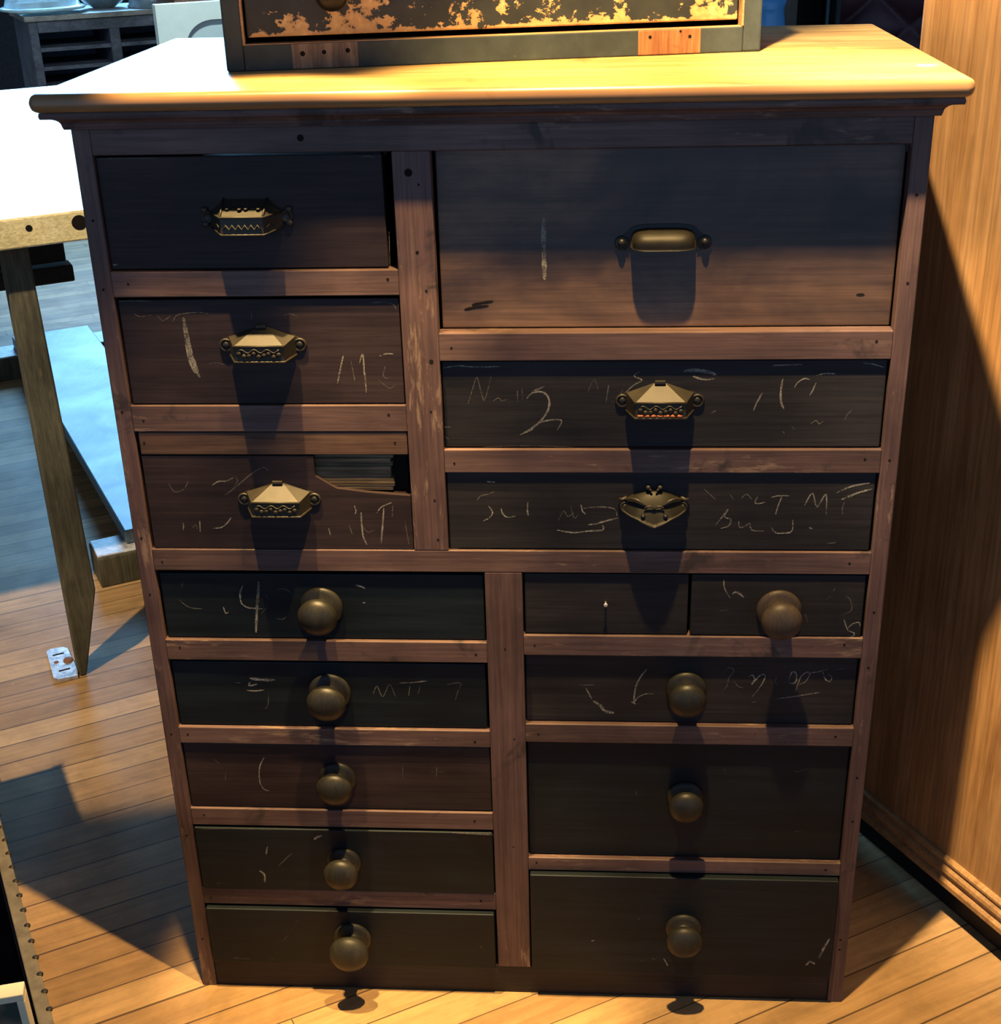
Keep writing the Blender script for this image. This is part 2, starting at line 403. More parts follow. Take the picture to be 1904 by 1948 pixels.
def wood(name, dark, mid, light, axis='x', scale=3., rough=.55, spec=.35, wear=None, wear_amt=.0, stain=None, bump=.15, stretch=11, grime=.5, coat=0):
    m, nt, b, out = new_mat(name)
    tc = nt.nodes.new('ShaderNodeTexCoord'); oi = nt.nodes.new('ShaderNodeObjectInfo')
    off = nt.nodes.new('ShaderNodeVectorMath'); off.operation = 'MULTIPLY_ADD'
    nt.links.new(oi.outputs['Random'], off.inputs[0]); off.inputs[1].default_value = (7.3, 3.1, 5.7)
    nt.links.new(tc.outputs['Object'], off.inputs[2])
    vec = off.outputs[0]
    g = stretched(nt, vec, axis, stretch)
    n1 = noise(nt, g, scale, 6, .62, .6)
    n2 = noise(nt, stretched(nt, vec, axis, 42), scale * 1.6, 3, .7, .2)
    n3 = noise(nt, vec, 4.5, 4, .6, .4)
    col = ramp(nt, n1, [(.3, dark), (.5, mid), (.72, light)])
    fine = ramp(nt, n2, [(.35, .62), (.6, 1.08)])
    col = mix(nt, col, fine, .8, 'MULTIPLY')
    blot = ramp(nt, n3, [(.3, 1 - grime), (.65, 1.12)])
    col = mix(nt, col, blot, 1, 'MULTIPLY')
    if wear is not None:
        n4 = noise(nt, stretched(nt, vec, axis, 6), scale * 3.5, 8, .75, .3)
        n5 = noise(nt, vec, 3.2, 3, .5, .2)
        s = math_n(nt, 'ADD', n4, math_n(nt, 'MULTIPLY', n5, .6))
        w = ramp(nt, s, [(.86 - wear_amt, 0.), (1.0 - wear_amt, 1.)])
        col = mix(nt, col, wear, w)
    if stain is not None:
        n6 = noise(nt, vec, 9, 4, .7, .5)
        w2 = ramp(nt, n6, [(.60, 0.), (.68, .8)])
        col = mix(nt, col, stain, w2)
    nt.links.new(col, b.inputs['Base Color'])
    rr = nt.nodes.new('ShaderNodeMapRange'); nt.links.new(n3, rr.inputs[0])
    rr.inputs[3].default_value = rough - .1; rr.inputs[4].default_value = rough + .12
    nt.links.new(rr.outputs[0], b.inputs['Roughness'])
    b.inputs['Specular IOR Level'].default_value = spec
    if coat: b.inputs['Coat Weight'].default_value = coat; b.inputs['Coat Roughness'].default_value = .3
    bp = nt.nodes.new('ShaderNodeBump'); bp.inputs['Strength'].default_value = bump; bp.inputs['Distance'].default_value = .002
    nt.links.new(n1, bp.inputs['Height']); nt.links.new(bp.outputs[0], b.inputs['Normal'])
    return m

def plain(name, col, rough=.5, metal=0, spec=.5, var=.25, scale=30, trans=0, ior=1.45, bump=0):
    m, nt, b, out = new_mat(name)
    tc = nt.nodes.new('ShaderNodeTexCoord')
    n = noise(nt, tc.outputs['Object'], scale, 4, .6, .2)
    k = ramp(nt, n, [(.3, 1 - var), (.7, 1 + var * .5)])
    nt.links.new(mix(nt, col, k, 1, 'MULTIPLY'), b.inputs['Base Color'])
    b.inputs['Roughness'].default_value = rough; b.inputs['Metallic'].default_value = metal
    b.inputs['Specular IOR Level'].default_value = spec
    if trans: b.inputs['Transmission Weight'].default_value = trans; b.inputs['IOR'].default_value = ior
    if bump:
        bp = nt.nodes.new('ShaderNodeBump'); bp.inputs['Strength'].default_value = bump; bp.inputs['Distance'].default_value = .003
        nt.links.new(n, bp.inputs['Height']); nt.links.new(bp.outputs[0], b.inputs['Normal'])
    return m

# ------------------------------------------------------------------ materials
M = {}
FR = dict(rough=.5, spec=.35, wear=(.19, .125, .088), wear_amt=-.06, stain=(.026, .019, .018), grime=.45)
M['rail'] = wood('stained_rail_wood', (.074, .044, .040), (.106, .062, .054), (.145, .090, .076), 'x', 4, **FR)
M['stile'] = wood('stained_stile_wood', (.070, .040, .038), (.097, .055, .050), (.13, .077, .066), 'z', 4, **FR)
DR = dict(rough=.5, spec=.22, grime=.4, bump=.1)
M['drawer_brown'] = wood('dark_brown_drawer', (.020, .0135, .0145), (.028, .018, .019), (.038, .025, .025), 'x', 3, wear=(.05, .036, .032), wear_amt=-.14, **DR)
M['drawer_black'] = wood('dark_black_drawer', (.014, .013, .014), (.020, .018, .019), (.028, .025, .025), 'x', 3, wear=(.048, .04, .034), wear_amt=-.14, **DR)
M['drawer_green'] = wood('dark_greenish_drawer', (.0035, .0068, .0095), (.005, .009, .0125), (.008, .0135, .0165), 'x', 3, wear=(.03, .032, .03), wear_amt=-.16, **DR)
M['figured'] = wood('figured_mahogany', (.032, .022, .020), (.088, .052, .038), (.22, .125, .072), 'x', 2.6, rough=.42, spec=.4, stretch=2.6, grime=.65, bump=.06, coat=.15)
M['strip'] = wood('drawer_strip_wood', (.055, .03, .024), (.085, .047, .034), (.12, .07, .046), 'x', 5, rough=.6, spec=.3)
M['bare'] = wood('broken_bare_wood', (.05, .036, .024), (.14, .10, .06), (.26, .19, .11), 'x', 6, rough=.75, spec=.2, stretch=30, bump=.8)
M['top'] = wood('honey_pine_top', (.44, .265, .09), (.60, .385, .14), (.72, .49, .20), 'x', 2.2, rough=.33, spec=.6, stain=(.42, .22, .07), grime=.16, bump=.06)
M['inside'] = plain('dark_interior', (.012, .009, .008), .9, spec=.1)
M['brass'] = plain('aged_brass', (.027, .022, .0135), .5, .2, .5, .35, 60)
M['dull_brass'] = plain('dull_patinated_brass', (.03, .026, .017), .5, .2, .5, .4, 45)
M['iron'] = plain('dark_iron', (.018, .018, .019), .45, .4, .5, .3, 60)
M['knob'] = wood('dark_turned_wood', (.014, .013, .010), (.021, .02, .015), (.032, .03, .021), 'z', 9, rough=.45, spec=.3, stretch=5, bump=.05, grime=.35)
M['knob_brown'] = wood('brown_turned_wood', (.032, .024, .018), (.046, .034, .025), (.062, .046, .033), 'z', 9, rough=.5, spec=.3, stretch=5, bump=.05)
M['hole'] = plain('nail_hole_dark', (.012, .009, .008), .9, spec=.1)
M['nail'] = plain('pale_nail', (.75, .75, .78), .35, .6)
mt = M['top']; nt = mt.node_tree; bs = [n_ for n_ in nt.nodes if n_.type == 'BSDF_PRINCIPLED'][0]
src = bs.inputs['Base Color'].links[0].from_socket
tc = nt.nodes.new('ShaderNodeTexCoord'); sp = nt.nodes.new('ShaderNodeSeparateXYZ'); nt.links.new(tc.outputs['Object'], sp.inputs[0])
wv = math_n(nt, 'ADD', math_n(nt, 'MULTIPLY', sp.outputs[1], -1), math_n(nt, 'MULTIPLY', math_n(nt, 'SUBTRACT', noise(nt, stretched(nt, tc.outputs['Object'], 'x', 8), 6, 5, .7, .3), .5), .02))
mr = nt.nodes.new('ShaderNodeMapRange'); mr.interpolation_type = 'SMOOTHSTEP'; nt.links.new(wv, mr.inputs[0]); mr.inputs[1].default_value = .024; mr.inputs[2].default_value = .034
nt.links.new(mix(nt, src, (.20, .095, .04), math_n(nt, 'MULTIPLY', mr.outputs[0], .85)), bs.inputs['Base Color'])     # handled, browned nosing
# chalk: broken, dusty coverage
m, nt, b, out = new_mat('chalk')
tc = nt.nodes.new('ShaderNodeTexCoord')
nz = noise(nt, tc.outputs['Object'], 700, 3, .7); nz2 = noise(nt, tc.outputs['Object'], 60, 2, .6)
al = ramp(nt, math_n(nt, 'ADD', nz, math_n(nt, 'MULTIPLY', nz2, .5)), [(.62, 0.), (.86, .62)])
nt.links.new(al, b.inputs['Alpha']); b.inputs['Base Color'].default_value = (.40, .37, .31, 1); b.inputs['Roughness'].default_value = .95
b.inputs['Specular IOR Level'].default_value = 0
M['chalk'] = m
m2 = m.copy(); m2.name = 'faint_chalk'; M['chalk_faint'] = m2
for n_ in m2.node_tree.nodes:
    if n_.type == 'VALTORGB': n_.color_ramp.elements[1].color = (.26, .26, .26, 1)

# ------------------------------------------------------------------ floor
m, nt, b, out = new_mat('oak_strip_floor')
tc = nt.nodes.new('ShaderNodeTexCoord')
rot = nd(nt, 'ShaderNodeVectorRotate', rotation_type='Z_AXIS'); rot.inputs['Angle'].default_value = -G30
nt.links.new(tc.outputs['Object'], rot.inputs['Vector'])
sp = nt.nodes.new('ShaderNodeSeparateXYZ'); nt.links.new(rot.outputs[0], sp.inputs[0])
PW = .0685
v = math_n(nt, 'SUBTRACT', math_n(nt, 'DIVIDE', sp.outputs[1], PW), .78)
row = math_n(nt, 'FLOOR', v); fv = math_n(nt, 'FRACT', v)
wn = nd(nt, 'ShaderNodeTexWhiteNoise', noise_dimensions='1D'); nt.links.new(row, wn.inputs['W'])
PL = 1.35
u = math_n(nt, 'ADD', math_n(nt, 'DIVIDE', sp.outputs[0], PL), math_n(nt, 'MULTIPLY', wn.outputs['Value'], 7.31))
colr = math_n(nt, 'FLOOR', u); fu = math_n(nt, 'FRACT', u)
cmb = nt.nodes.new('ShaderNodeCombineXYZ'); nt.links.new(colr, cmb.inputs[0]); nt.links.new(row, cmb.inputs[1])
wn2 = nd(nt, 'ShaderNodeTexWhiteNoise', noise_dimensions='2D'); nt.links.new(cmb.outputs[0], wn2.inputs['Vector'])
base = ramp(nt, wn2.outputs['Value'], [(0, (.31, .18, .078)), (.5, (.41, .25, .112)), (1, (.51, .32, .15))])
cmb2 = nt.nodes.new('ShaderNodeCombineXYZ')
nt.links.new(math_n(nt, 'ADD', sp.outputs[0], math_n(nt, 'MULTIPLY', wn2.outputs['Value'], 9)), cmb2.inputs[0])
nt.links.new(math_n(nt, 'MULTIPLY', sp.outputs[1], 14), cmb2.inputs[1])
g1 = noise(nt, cmb2.outputs[0], 5, 6, .65, .5)
base = mix(nt, base, ramp(nt, g1, [(.3, .72), (.68, 1.15)]), .9, 'MULTIPLY')
dn = noise(nt, rot.outputs[0], 5.5, 6, .7, .3)
base = mix(nt, base, ramp(nt, dn, [(.32, .62), (.55, 1.05)]), .8, 'MULTIPLY')
st = nt.nodes.new('ShaderNodeMapping'); st.inputs['Scale'].default_value = (9, 26, 1); nt.links.new(rot.outputs[0], st.inputs[0])
sn = noise(nt, st.outputs[0], 1.0, 3, .6, .4)
base = mix(nt, base, (.055, .03, .016), ramp(nt, sn, [(.70, 0.), (.76, .75)]))          # dark gouges
st2 = nt.nodes.new('ShaderNodeMapping'); st2.inputs['Scale'].default_value = (14, 60, 1); st2.inputs['Rotation'].default_value = (0, 0, .35); st2.inputs['Location'].default_value = (3, 7, 0)
nt.links.new(rot.outputs[0], st2.inputs[0])
sc = noise(nt, st2.outputs[0], 1.0, 3, .6, .2)
base = mix(nt, base, (.75, .58, .38), ramp(nt, sc, [(.74, 0.), (.79, .7)]))               # pale scuffs
gap = math_n(nt, 'LESS_THAN', math_n(nt, 'ABSOLUTE', math_n(nt, 'SUBTRACT', fv, .5)), math_n(nt, 'SUBTRACT', .5, math_n(nt, 'MULTIPLY_ADD', wn.outputs['Value'], .022, .012)))
ge = math_n(nt, 'LESS_THAN', math_n(nt, 'ABSOLUTE', math_n(nt, 'SUBTRACT', fu, .5)), .4992)
ok = math_n(nt, 'MULTIPLY', gap, ge)
inv = math_n(nt, 'MULTIPLY', math_n(nt, 'SUBTRACT', 1, ok), .8)
base = mix(nt, base, (.03, .017, .01), inv)
nt.links.new(base, b.inputs['Base Color'])
rg = nt.nodes.new('ShaderNodeMapRange'); nt.links.new(dn, rg.inputs[0]); rg.inputs[3].default_value = .68; rg.inputs[4].default_value = .5
nt.links.new(rg.outputs[0], b.inputs['Roughness']); b.inputs['Specular IOR Level'].default_value = .22
bp = nt.nodes.new('ShaderNodeBump'); bp.inputs['Strength'].default_value = .25; bp.inputs['Distance'].default_value = .002
nt.links.new(math_n(nt, 'ADD', ok, math_n(nt, 'MULTIPLY', g1, .25)), bp.inputs['Height']); nt.links.new(bp.outputs[0], b.inputs['Normal'])
M['floor'] = m

bm = bmesh.new()
vs = [bm.verts.new(p) for p in ((-9, -3.2, 0), (6, -3.2, 0), (6, 10.5, 0), (-9, 10.5, 0))]; bm.faces.new(vs)
struct(link('floor', bm, M['floor']), 'worn honey-brown strip wood floor')
M['wall'] = plain('dark_wall_plaster', (.05, .05, .055), .9, spec=.1)
bm = bmesh.new(); box(bm, -9, 6, 10.5, 10.62, 0, 3.4, 0)
struct(link('wall_back', bm, M['wall']), 'dark wall at the far end of the shop')

# ================================================================== the big chest
W2, D, H = .525, .575, 1.394
chest = thing('chest_of_drawers', 'tall dark-stained multi-drawer shop chest with a honey pine top and chalk-marked drawers', 'chest of drawers')
PUT = chest

def frame_part(name, x0, x1, z0, z1, mat, y0=0., y1=.022, holes=()):
    bm = bmesh.new(); box(bm, x0, x1, y0, y1, z0, z1, .0014)
    for hx, hz, r in holes: disc(bm, hx, hz, y0 - .0003, r, 1)
    return link(name, bm, [M[mat], M['hole']], PUT)

def ends(x0, x1, z0, z1):
    r = random.Random(int((x0 + z0) * 1e4)); z = (z0 + z1) / 2
    h = [(x0 + r.uniform(.012, .022), z + r.uniform(-.004, .004), .0022), (x1 - r.uniform(.012, .03), z + r.uniform(-.006, .006), .0026)]
    return h

# stiles run the whole height
frame_part('stile', -W2, -.502, 0, H, 'stile', holes=[(-.514, z, .0024) for z in (1.28, 1.19, 1.02, .83, .74, .5, .31, .1)])
frame_part('stile', .502, W2, 0, H, 'stile', holes=[(.513, z, .0026) for z in (1.30, 1.19, .95, .72, .63, .44, .36, .13, .11)])
frame_part('stile', -.127, -.079, .813, 1.361, 'stile', holes=[(-.107, 1.335, .007), (-.095, 1.32, .002), (-.101, 1.235, .003), (-.092, 1.185, .0025), (-.09, 1.09, .004), (-.094, 1.02, .002), (-.095, .89, .0022), (-.093, .83, .0024)])
frame_part('stile', -.030, .023, .057, .779, 'stile', holes=[(-.004, .655, .002), (.006, .5, .0018), (0, .3, .0018)])
# rails
frame_part('rail', -.502, .502, 1.361, 1.394, 'rail', holes=[(-.238, 1.379, .006)])
for x0, x1, z0, z1 in ((-.502, -.127, 1.179, 1.213), (-.502, -.127, .991, 1.029), (-.079, .502, 1.090, 1.128), (-.079, .502, .931, .965),
                       (-.502, .502, .779, .813), (-.502, -.030, .631, .665), (-.502, -.030, .484, .513), (-.502, -.030, .331, .363), (-.502, -.030, .174, .206),
                       (.023, .502, .645, .678), (.023, .502, .495, .527), (.023, .502, .256, .280)):
    frame_part('rail', x0, x1, z0, z1, 'rail', holes=ends(x0, x1, z0, z1))
frame_part('plinth_rail', -.502, .502, 0, .057, 'drawer_black', .003, .022)
# carcass behind
for s in (-1, 1):
    bm = bmesh.new(); xs = sorted((s * W2, s * (W2 - .02))); box(bm, xs[0], xs[1], .022, D, 0, H, .001)
    link('side_panel', bm, M['stile'], PUT)
bm = bmesh.new(); box(bm, -W2 + .02, W2 - .02, D - .012, D, 0, H, 0); link('back_panel', bm, M['inside'], PUT)
bm = bmesh.new(); box(bm, -W2 + .02, W2 - .02, .03, D - .012, .03, .045, 0); link('bottom_panel', bm, M['inside'], PUT)

# top slab with a round nosing, and the cove moulding under it
bm = bmesh.new(); box(bm, -.561, .561, -.036, .597, 1.4175, 1.44, .0102, seg=5)
o = link('top', bm, M['top'], PUT); o['label'] = 'honey pine top with rounded, browned nosing'
for p in o.data.polygons: p.use_smooth = True
prof = [(-.01, 1.394), (.006, 1.394), (.0075, 1.3985)]
for i in range(9):
    a = i / 8 * PI / 2
    prof.append((.0075 + .0155 * (1 - math.cos(a)), 1.3985 + .0105 * math.sin(a)))
prof += [(.0265, 1.4095), (.0275, 1.413), (.0265, 1.4172), (-.01, 1.4172)]
bm = bmesh.new(); cols = []
for fx, fy in ((lambda o: -W2 - o, lambda o: D), (lambda o: -W2 - o, lambda o: -o), (lambda o: W2 + o, lambda o: -o), (lambda o: W2 + o, lambda o: D)):
    cols.append([bm.verts.new((fx(o), fy(o), z)) for o, z in prof])
for k in range(3):
    for i in range(len(prof)):
        j = (i + 1) % len(prof); bm.faces.new((cols[k][i], cols[k][j], cols[k + 1][j], cols[k + 1][i]))
bm.faces.new(cols[0]); bm.faces.new(cols[3])
link('cove_moulding', bm, M['rail'], PUT)

# ------------------------------------------------------------------ drawer hardware
def screw(bm, x, y, z, r=.0045, mat=0):
    lathe(bm, [(r, 0), (r, .001), (r * .8, .0022), (r * .3, .003), (.0001, .003)], 'y-', (x, y, z), 12, mat)

def ear(bm, x, y, z, r, mat=0):
    lathe(bm, [(r, 0), (r, .002), (r * .9, .0032), (r * .72, .0032), (r * .66, .0018), (.0001, .0018)], 'y-', (x, y, z), 16, mat)

def shell(bm, verts, faces, th, mat=0):
    vs = [bm.verts.new(v) for v in verts]; fs = [bm.faces.new([vs[i] for i in f]) for f in faces]
    bmesh.ops.recalc_face_normals(bm, faces=fs)
    for f in fs: f.material_index = mat
    r = bmesh.ops.solidify(bm, geom=fs, thickness=th)
    return vs

def faceted_pull(parent, x, y, z, mat, rusty=False):
    """hooded six-sided bin pull with a figured front band and ringed ears"""
    bm = bmesh.new()
    P = [(-.006, 0, .021), (.006, 0, .021), (.033, -.027, .002), (-.033, -.027, .002),          # 0-3 hood
         (-.044, -.003, .008), (.044, -.003, .008),                                             # 4,5
         (-.033, -.027, -.018), (.033, -.027, -.018), (-.044, -.003, -.016), (.044, -.003, -.016)]
    F = [(0, 1, 2, 3), (0, 3, 4), (1, 5, 2), (3, 2, 7, 6), (4, 3, 6, 8), (2, 5, 9, 7)]
    shell(bm, [(x + a, y + b_, z + c) for a, b_, c in P], F, .0022)
    # rim beads
    tube(bm, [(x + a, y + b_, z + c) for a, b_, c in ((-.044, -.003, -.017), (-.033, -.028, -.019), (.033, -.028, -.019), (.044, -.003, -.017))], .0018)
    tube(bm, [(x + a, y + b_, z + c) for a, b_, c in ((-.034, -.0275, .002), (.034, -.0275, .002))], .0016)
    box(bm, x - .0072, x + .0072, y - .006, y, z + .0195, z + .0245, .001)
    # figured band
    for i in range(9):
        t = -.026 + .0065 * i
        ball(bm, (x + t, y - .0285, z - .0095 + .0022 * math.cos(i * 2.2)), .0034, 0, (1.1, .6, 1), 8)
    tube(bm, [(x - .027 + .0034 * i, y - .0288, z - .004 + .0026 * math.sin(i * 1.25)) for i in range(17)], .0011, 6)
    if rusty:
        for i in range(7): ball(bm, (x - .026 + .0085 * i, y - .0285, z - .0155), .0034, 1, (1.3, .5, .7), 8)
    for s in (-1, 1):
        ear(bm, x + s * .049, y, z - .004, .0095); screw(bm, x + s * .049, y - .0012, z - .004, .0052, 2)
        prism(bm, [(x + s * .040, z + .010), (x + s * .052, z + .004), (x + s * .049, z - .013), (x + s * .040, z - .015)], y - .002, y)
    return link('bin_pull', bm, [M[mat], M['rust'], M['iron']], parent)

def panel_pull(parent, x, y, z):
    """square-hooded pull with chased top, D1"""
    bm = bmesh.new()
    P = [(-.028, 0, .021), (.028, 0, .021), (.027, -.032, .004), (-.027, -.032, .004),
         (-.046, -.004, .005), (.046, -.004, .005),
         (-.027, -.032, -.017), (.027, -.032, -.017), (-.046, -.004, -.013), (.046, -.004, -.013)]
    F = [(0, 1, 2, 3), (0, 3, 4), (1, 5, 2), (3, 2, 7, 6), (4, 3, 6, 8), (2, 5, 9, 7)]
    shell(bm, [(x + a, y + b_, z + c) for a, b_, c in P], F, .0022)
    for a in (((-.028, 0, .0215), (-.027, -.0325, .0045)), ((.028, 0, .0215), (.027, -.0325, .0045)),
              ((-.046, -.004, .0055), (-.027, -.0325, .0045), (.027, -.0325, .0045), (.046, -.004, .0055)),
              ((-.046, -.004, -.0135), (-.027, -.0325, -.0175), (.027, -.0325, -.0175), (.046, -.004, -.0135))):
        tube(bm, [(x + p, y + q, z + r) for p, q, r in a], .0015)
    for i in range(6):                                     # chased leaves on the hood and zigzag on the front
        ball(bm, (x - .02 + .008 * i, y - .018 + .003 * math.sin(i * 2), z + .0125), .0032, 0, (1, 1.3, .45), 8)
    tube(bm, [(x - .024 + .004 * i, y - .033, z - .008 + (.003 if i % 2 else -.003)) for i in range(13)], .0011, 6)
    for s in (-1, 1):
        tube(bm, [(x + s * (.03 + .0035 * i), y - .0285 + .006 * i, z - .007 + (.002 if i % 2 else -.002)) for i in range(4)], .0011, 6)
        ear(bm, x + s * .051, y, z - .001, .008)
        for dz in (.008, -.010): ball(bm, (x + s * .054, y - .002, z + dz), .0042, 0, (1.3, .8, 1), 8)
    return link('bin_pull', bm, [M['dull_brass']], parent)

def cup_pull(parent, x, y, z):
    """plain round-fronted cup pull on a dark flange, big drawer"""
    bm = bmesh.new(); nu, nv = 24, 12; g = []
    for j in range(nv + 1):
        row = []
        for i in range(nu + 1):
            uu = -1 + 2 * i / nu; a = j / nv * (PI * .62)
            f = (1 - abs(uu) ** 5) ** .4
            row.append(bm.verts.new((x + .0415 * uu, y - .027 * f * math.sin(min(a, PI / 2)) - .0005, z + .0005 + (.017 * math.cos(a)) * (f if a < PI / 2 else 1))))
        g.append(row)
    fs = []
    for j in range(nv):
        for i in range(nu):
            f = bm.faces.new((g[j][i], g[j][i + 1], g[j + 1][i + 1], g[j + 1][i])); f.smooth = True; fs.append(f)
    bmesh.ops.solidify(bm, geom=fs, thickness=.0015)
    out = []
    for i in range(21):
        a = PI * i / 20; out.append((x + .046 * math.copysign(abs(math.cos(a)) ** .5, math.cos(a)), z + .0225 * abs(math.sin(a)) ** .55))
    prism(bm, out + [(x - .046, z - .008), (x + .046, z - .008)], y - .002, y, 1)
    for s in (-1, 1):
        prism(bm, [(x + s * .043, z + .014), (x + s * .058, z + .003), (x + s * .058, z - .007), (x + s * .043, z - .013)], y - .0022, y, 1)
        lathe(bm, [(.009, 0), (.009, .002), (.007, .0025), (.0001, .0025)], 'y-', (x + s * .052, y - .001, z - .001), 14, 1)
        ball(bm, (x + s * .052, y - .004, z), .0055, 1)
    return link('cup_pull', bm, [M['dull_brass'], M['iron']], parent)

def scroll_pull(parent, x, y, z):
    """cast rococo pull with scrolls, lower right-hand wide drawer"""
    bm = bmesh.new(); nu, nv = 28, 10; g = []
    for j in range(nv + 1):
        t = j / nv; row = []
        for i in range(nu + 1):
            uu = -1 + 2 * i / nu; au = abs(uu)
            zt = .017 * (1 - au ** 1.8) + .003; zb = -.013 - .009 * max(0, 1 - au * 1.9) + .006 * au ** 3
            yy = -.033 * (1 - .75 * au ** 2.2) * t ** .75
            row.append(bm.verts.new((x + .043 * uu, y + yy, z + zt + (zb - zt) * t ** 1.15)))
        g.append(row)
    fs = []
    for j in range(nv):
        for i in range(nu):
            f = bm.faces.new((g[j][i], g[j][i + 1], g[j + 1][i + 1], g[j + 1][i])); f.smooth = True; fs.append(f)
    bmesh.ops.solidify(bm, geom=fs, thickness=.002)
    tube(bm, [v_.co + Vector((0, -.001, 0)) for v_ in [bm.verts.new(p.co) for p in g[nv]]], .0016, 6)
    for s in (-1, 1):
        # brow scrolls
        tube(bm, [(x + s * (.040 - .030 * k / 10), y - .005 - .016 * math.sin(k / 10 * PI * .5), z + .006 + .007 * math.sin(k / 10 * PI) - .003 * k / 10) for k in range(11)], [.0012 + .0014 * math.sin(k / 10 * PI) for k in range(11)], 8)
        tube(bm, [(x + s * (.0065 + .006 * math.cos(k * .6)), y - .024, z + .001 + .004 * math.sin(k * .6)) for k in range(7)], .0015, 8)
        ball(bm, (x + s * .015, y - .0275, z - .0085), .0032, 1)
        ball(bm, (x + s * .008, y - .006, z + .0245), .0035); tube(bm, [(x + s * .008, y - .006, z + .0245), (x + s * .003, y - .009, z + .02)], .0018, 6)
        ear(bm, x + s * .0375, y - .004, z - .004, .0085); screw(bm, x + s * .0375, y - .006, z - .004, .005)
        tube(bm, [(x + s * .036, y - .003, z + .009), (x + s * .042, y - .004, z + .006), (x + s * .0475, y - .004, z + .007)], [.003, .003, .002], 8)
    return link('scroll_pull', bm, [M['dull_brass'], M['iron']], parent)

def knob(parent, x, y, z, rp, rh, ln, mat='knob'):
    bm = bmesh.new()
    prof = [(rp * .98, 0), (rp, .002), (rp * .97, .005), (rp * .8, .0075), (rp * .55, .009), (rh * .5, .012), (rh * .48, ln * .38), (rh * .72, ln * .47), (rh * .95, ln * .58),
            (rh, ln * .68), (rh * .97, ln * .76), (rh * .82, ln * .88), (rh * .55, ln * .96), (rh * .25, ln * .995), (.0002, ln)]
    lathe(bm, prof, 'y-', (x, y, z), 36)
    return link('knob', bm, M[mat], parent)

M['rust'] = plain('rusty_residue', (.36, .12, .055), .85, 0, .2, .5, 160)

# ------------------------------------------------------------------ drawers
#      key: x0, x1, z0, z1, y of the face, material
DW = {
 'D1': (-.5015, -.140, 1.2145, 1.3575, .006, 'drawer_brown'), 'D2': (-.499, -.1285, 1.030, 1.1745, .004, 'drawer_brown'), 'D3': (-.497, -.1285, .814, .990, .002, 'drawer_brown'),
 'BIG': (-.0755, .5, 1.129, 1.3585, .02, 'figured'), 'R2': (-.0775, .4995, .9665, 1.0875, .006, 'drawer_black'), 'R3': (-.0775, .4985, .8145, .930, .004, 'drawer_black'),
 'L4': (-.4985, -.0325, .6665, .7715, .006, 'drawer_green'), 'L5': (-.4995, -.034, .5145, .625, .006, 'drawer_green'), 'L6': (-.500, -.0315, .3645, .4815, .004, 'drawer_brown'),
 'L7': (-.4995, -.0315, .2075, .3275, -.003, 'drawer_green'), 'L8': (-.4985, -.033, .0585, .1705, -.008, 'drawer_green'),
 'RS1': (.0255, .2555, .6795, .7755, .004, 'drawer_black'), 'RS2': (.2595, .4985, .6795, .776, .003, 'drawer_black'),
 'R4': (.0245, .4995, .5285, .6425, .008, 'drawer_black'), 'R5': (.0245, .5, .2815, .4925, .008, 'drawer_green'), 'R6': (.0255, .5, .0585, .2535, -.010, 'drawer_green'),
}
def drawer(key, label):
    x0, x1, z0, z1, y, mat = DW[key]
    bm = bmesh.new()
    mats = [M[mat], M['chalk'], M['hole'], M['strip'], M['bare'], M['inside'], M['chalk_faint']]
    if key == 'D3':
        box(bm, x0, x1, y - .001, y + .018, .957, z1, .0014, 3)                                        # pale strip along the top
        prism(bm, [(x0, z0), (x1, z0), (x1, .8955), (-.187, .9005), (-.230, .9065), (-.2585, .925), (-.2585, .9555), (x0, .9555)], y, y + .018, 0)
        for i in range(9):                                                                              # torn fibres in the break
            zz = .902 + .0058 * i; xr = -.151 + random.uniform(-.004, .003)
            box(bm, -.262, xr, y + .0085 + random.uniform(-.0022, .002), y + .02, zz - .0005, zz + .0057, .0006, 4, 1)
        for hx in (-.49, -.145): disc(bm, hx, .975, y - .0014, .0022, 2)
    else:
        box(bm, x0, x1, y, y + .018, z0, z1, .0016)
    box(bm, x0 + .004, x1 - .004, y + .019, .5, z0 + .004, z1 - .012, 0, 5)                              # drawer box behind the front
    if key == 'BIG':
        for px, pz, ln in ((-.03, 1.157, .016), (-.022, 1.163, .014)):
            chalk_strokes(bm, [(4, [(px - ln, pz - .003), (px, pz), (px + ln, pz + .002)])], y, 2)
        disc(bm, .46, 1.17, y - .0003, .0025, 2, 8, 3)
    chalk_strokes(bm, CHALK.get(key, []), y, 1)
    o = link('drawer', bm, mats, PUT); o['label'] = label
    return o

d = drawer('D1', 'top left drawer with a square-hooded brass pull'); panel_pull(d, -.316, .006, 1.283)
d = drawer('D2', 'second left drawer chalked with a thick stroke like a 1'); faceted_pull(d, -.312, .004, 1.117, 'brass')
d = drawer('D3', 'third left drawer with a pale strip and a broken upper right corner'); faceted_pull(d, -.311, .002, .895, 'brass')
d = drawer('BIG', 'largest drawer, figured red-brown wood with a plain cup pull'); cup_pull(d, .209, .02, 1.241)
d = drawer('R2', 'wide drawer chalked with a large 2'); faceted_pull(d, .209, .006, 1.037, 'brass', True)
d = drawer('R3', 'wide drawer with chalk handwriting and an ornate scroll pull'); scroll_pull(d, .204, .004, .886)
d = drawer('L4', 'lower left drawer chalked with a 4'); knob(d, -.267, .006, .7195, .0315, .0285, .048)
d = drawer('L5', 'lower left drawer chalked with a 5 and MT'); knob(d, -.266, .006, .5755, .0315, .029, .048)
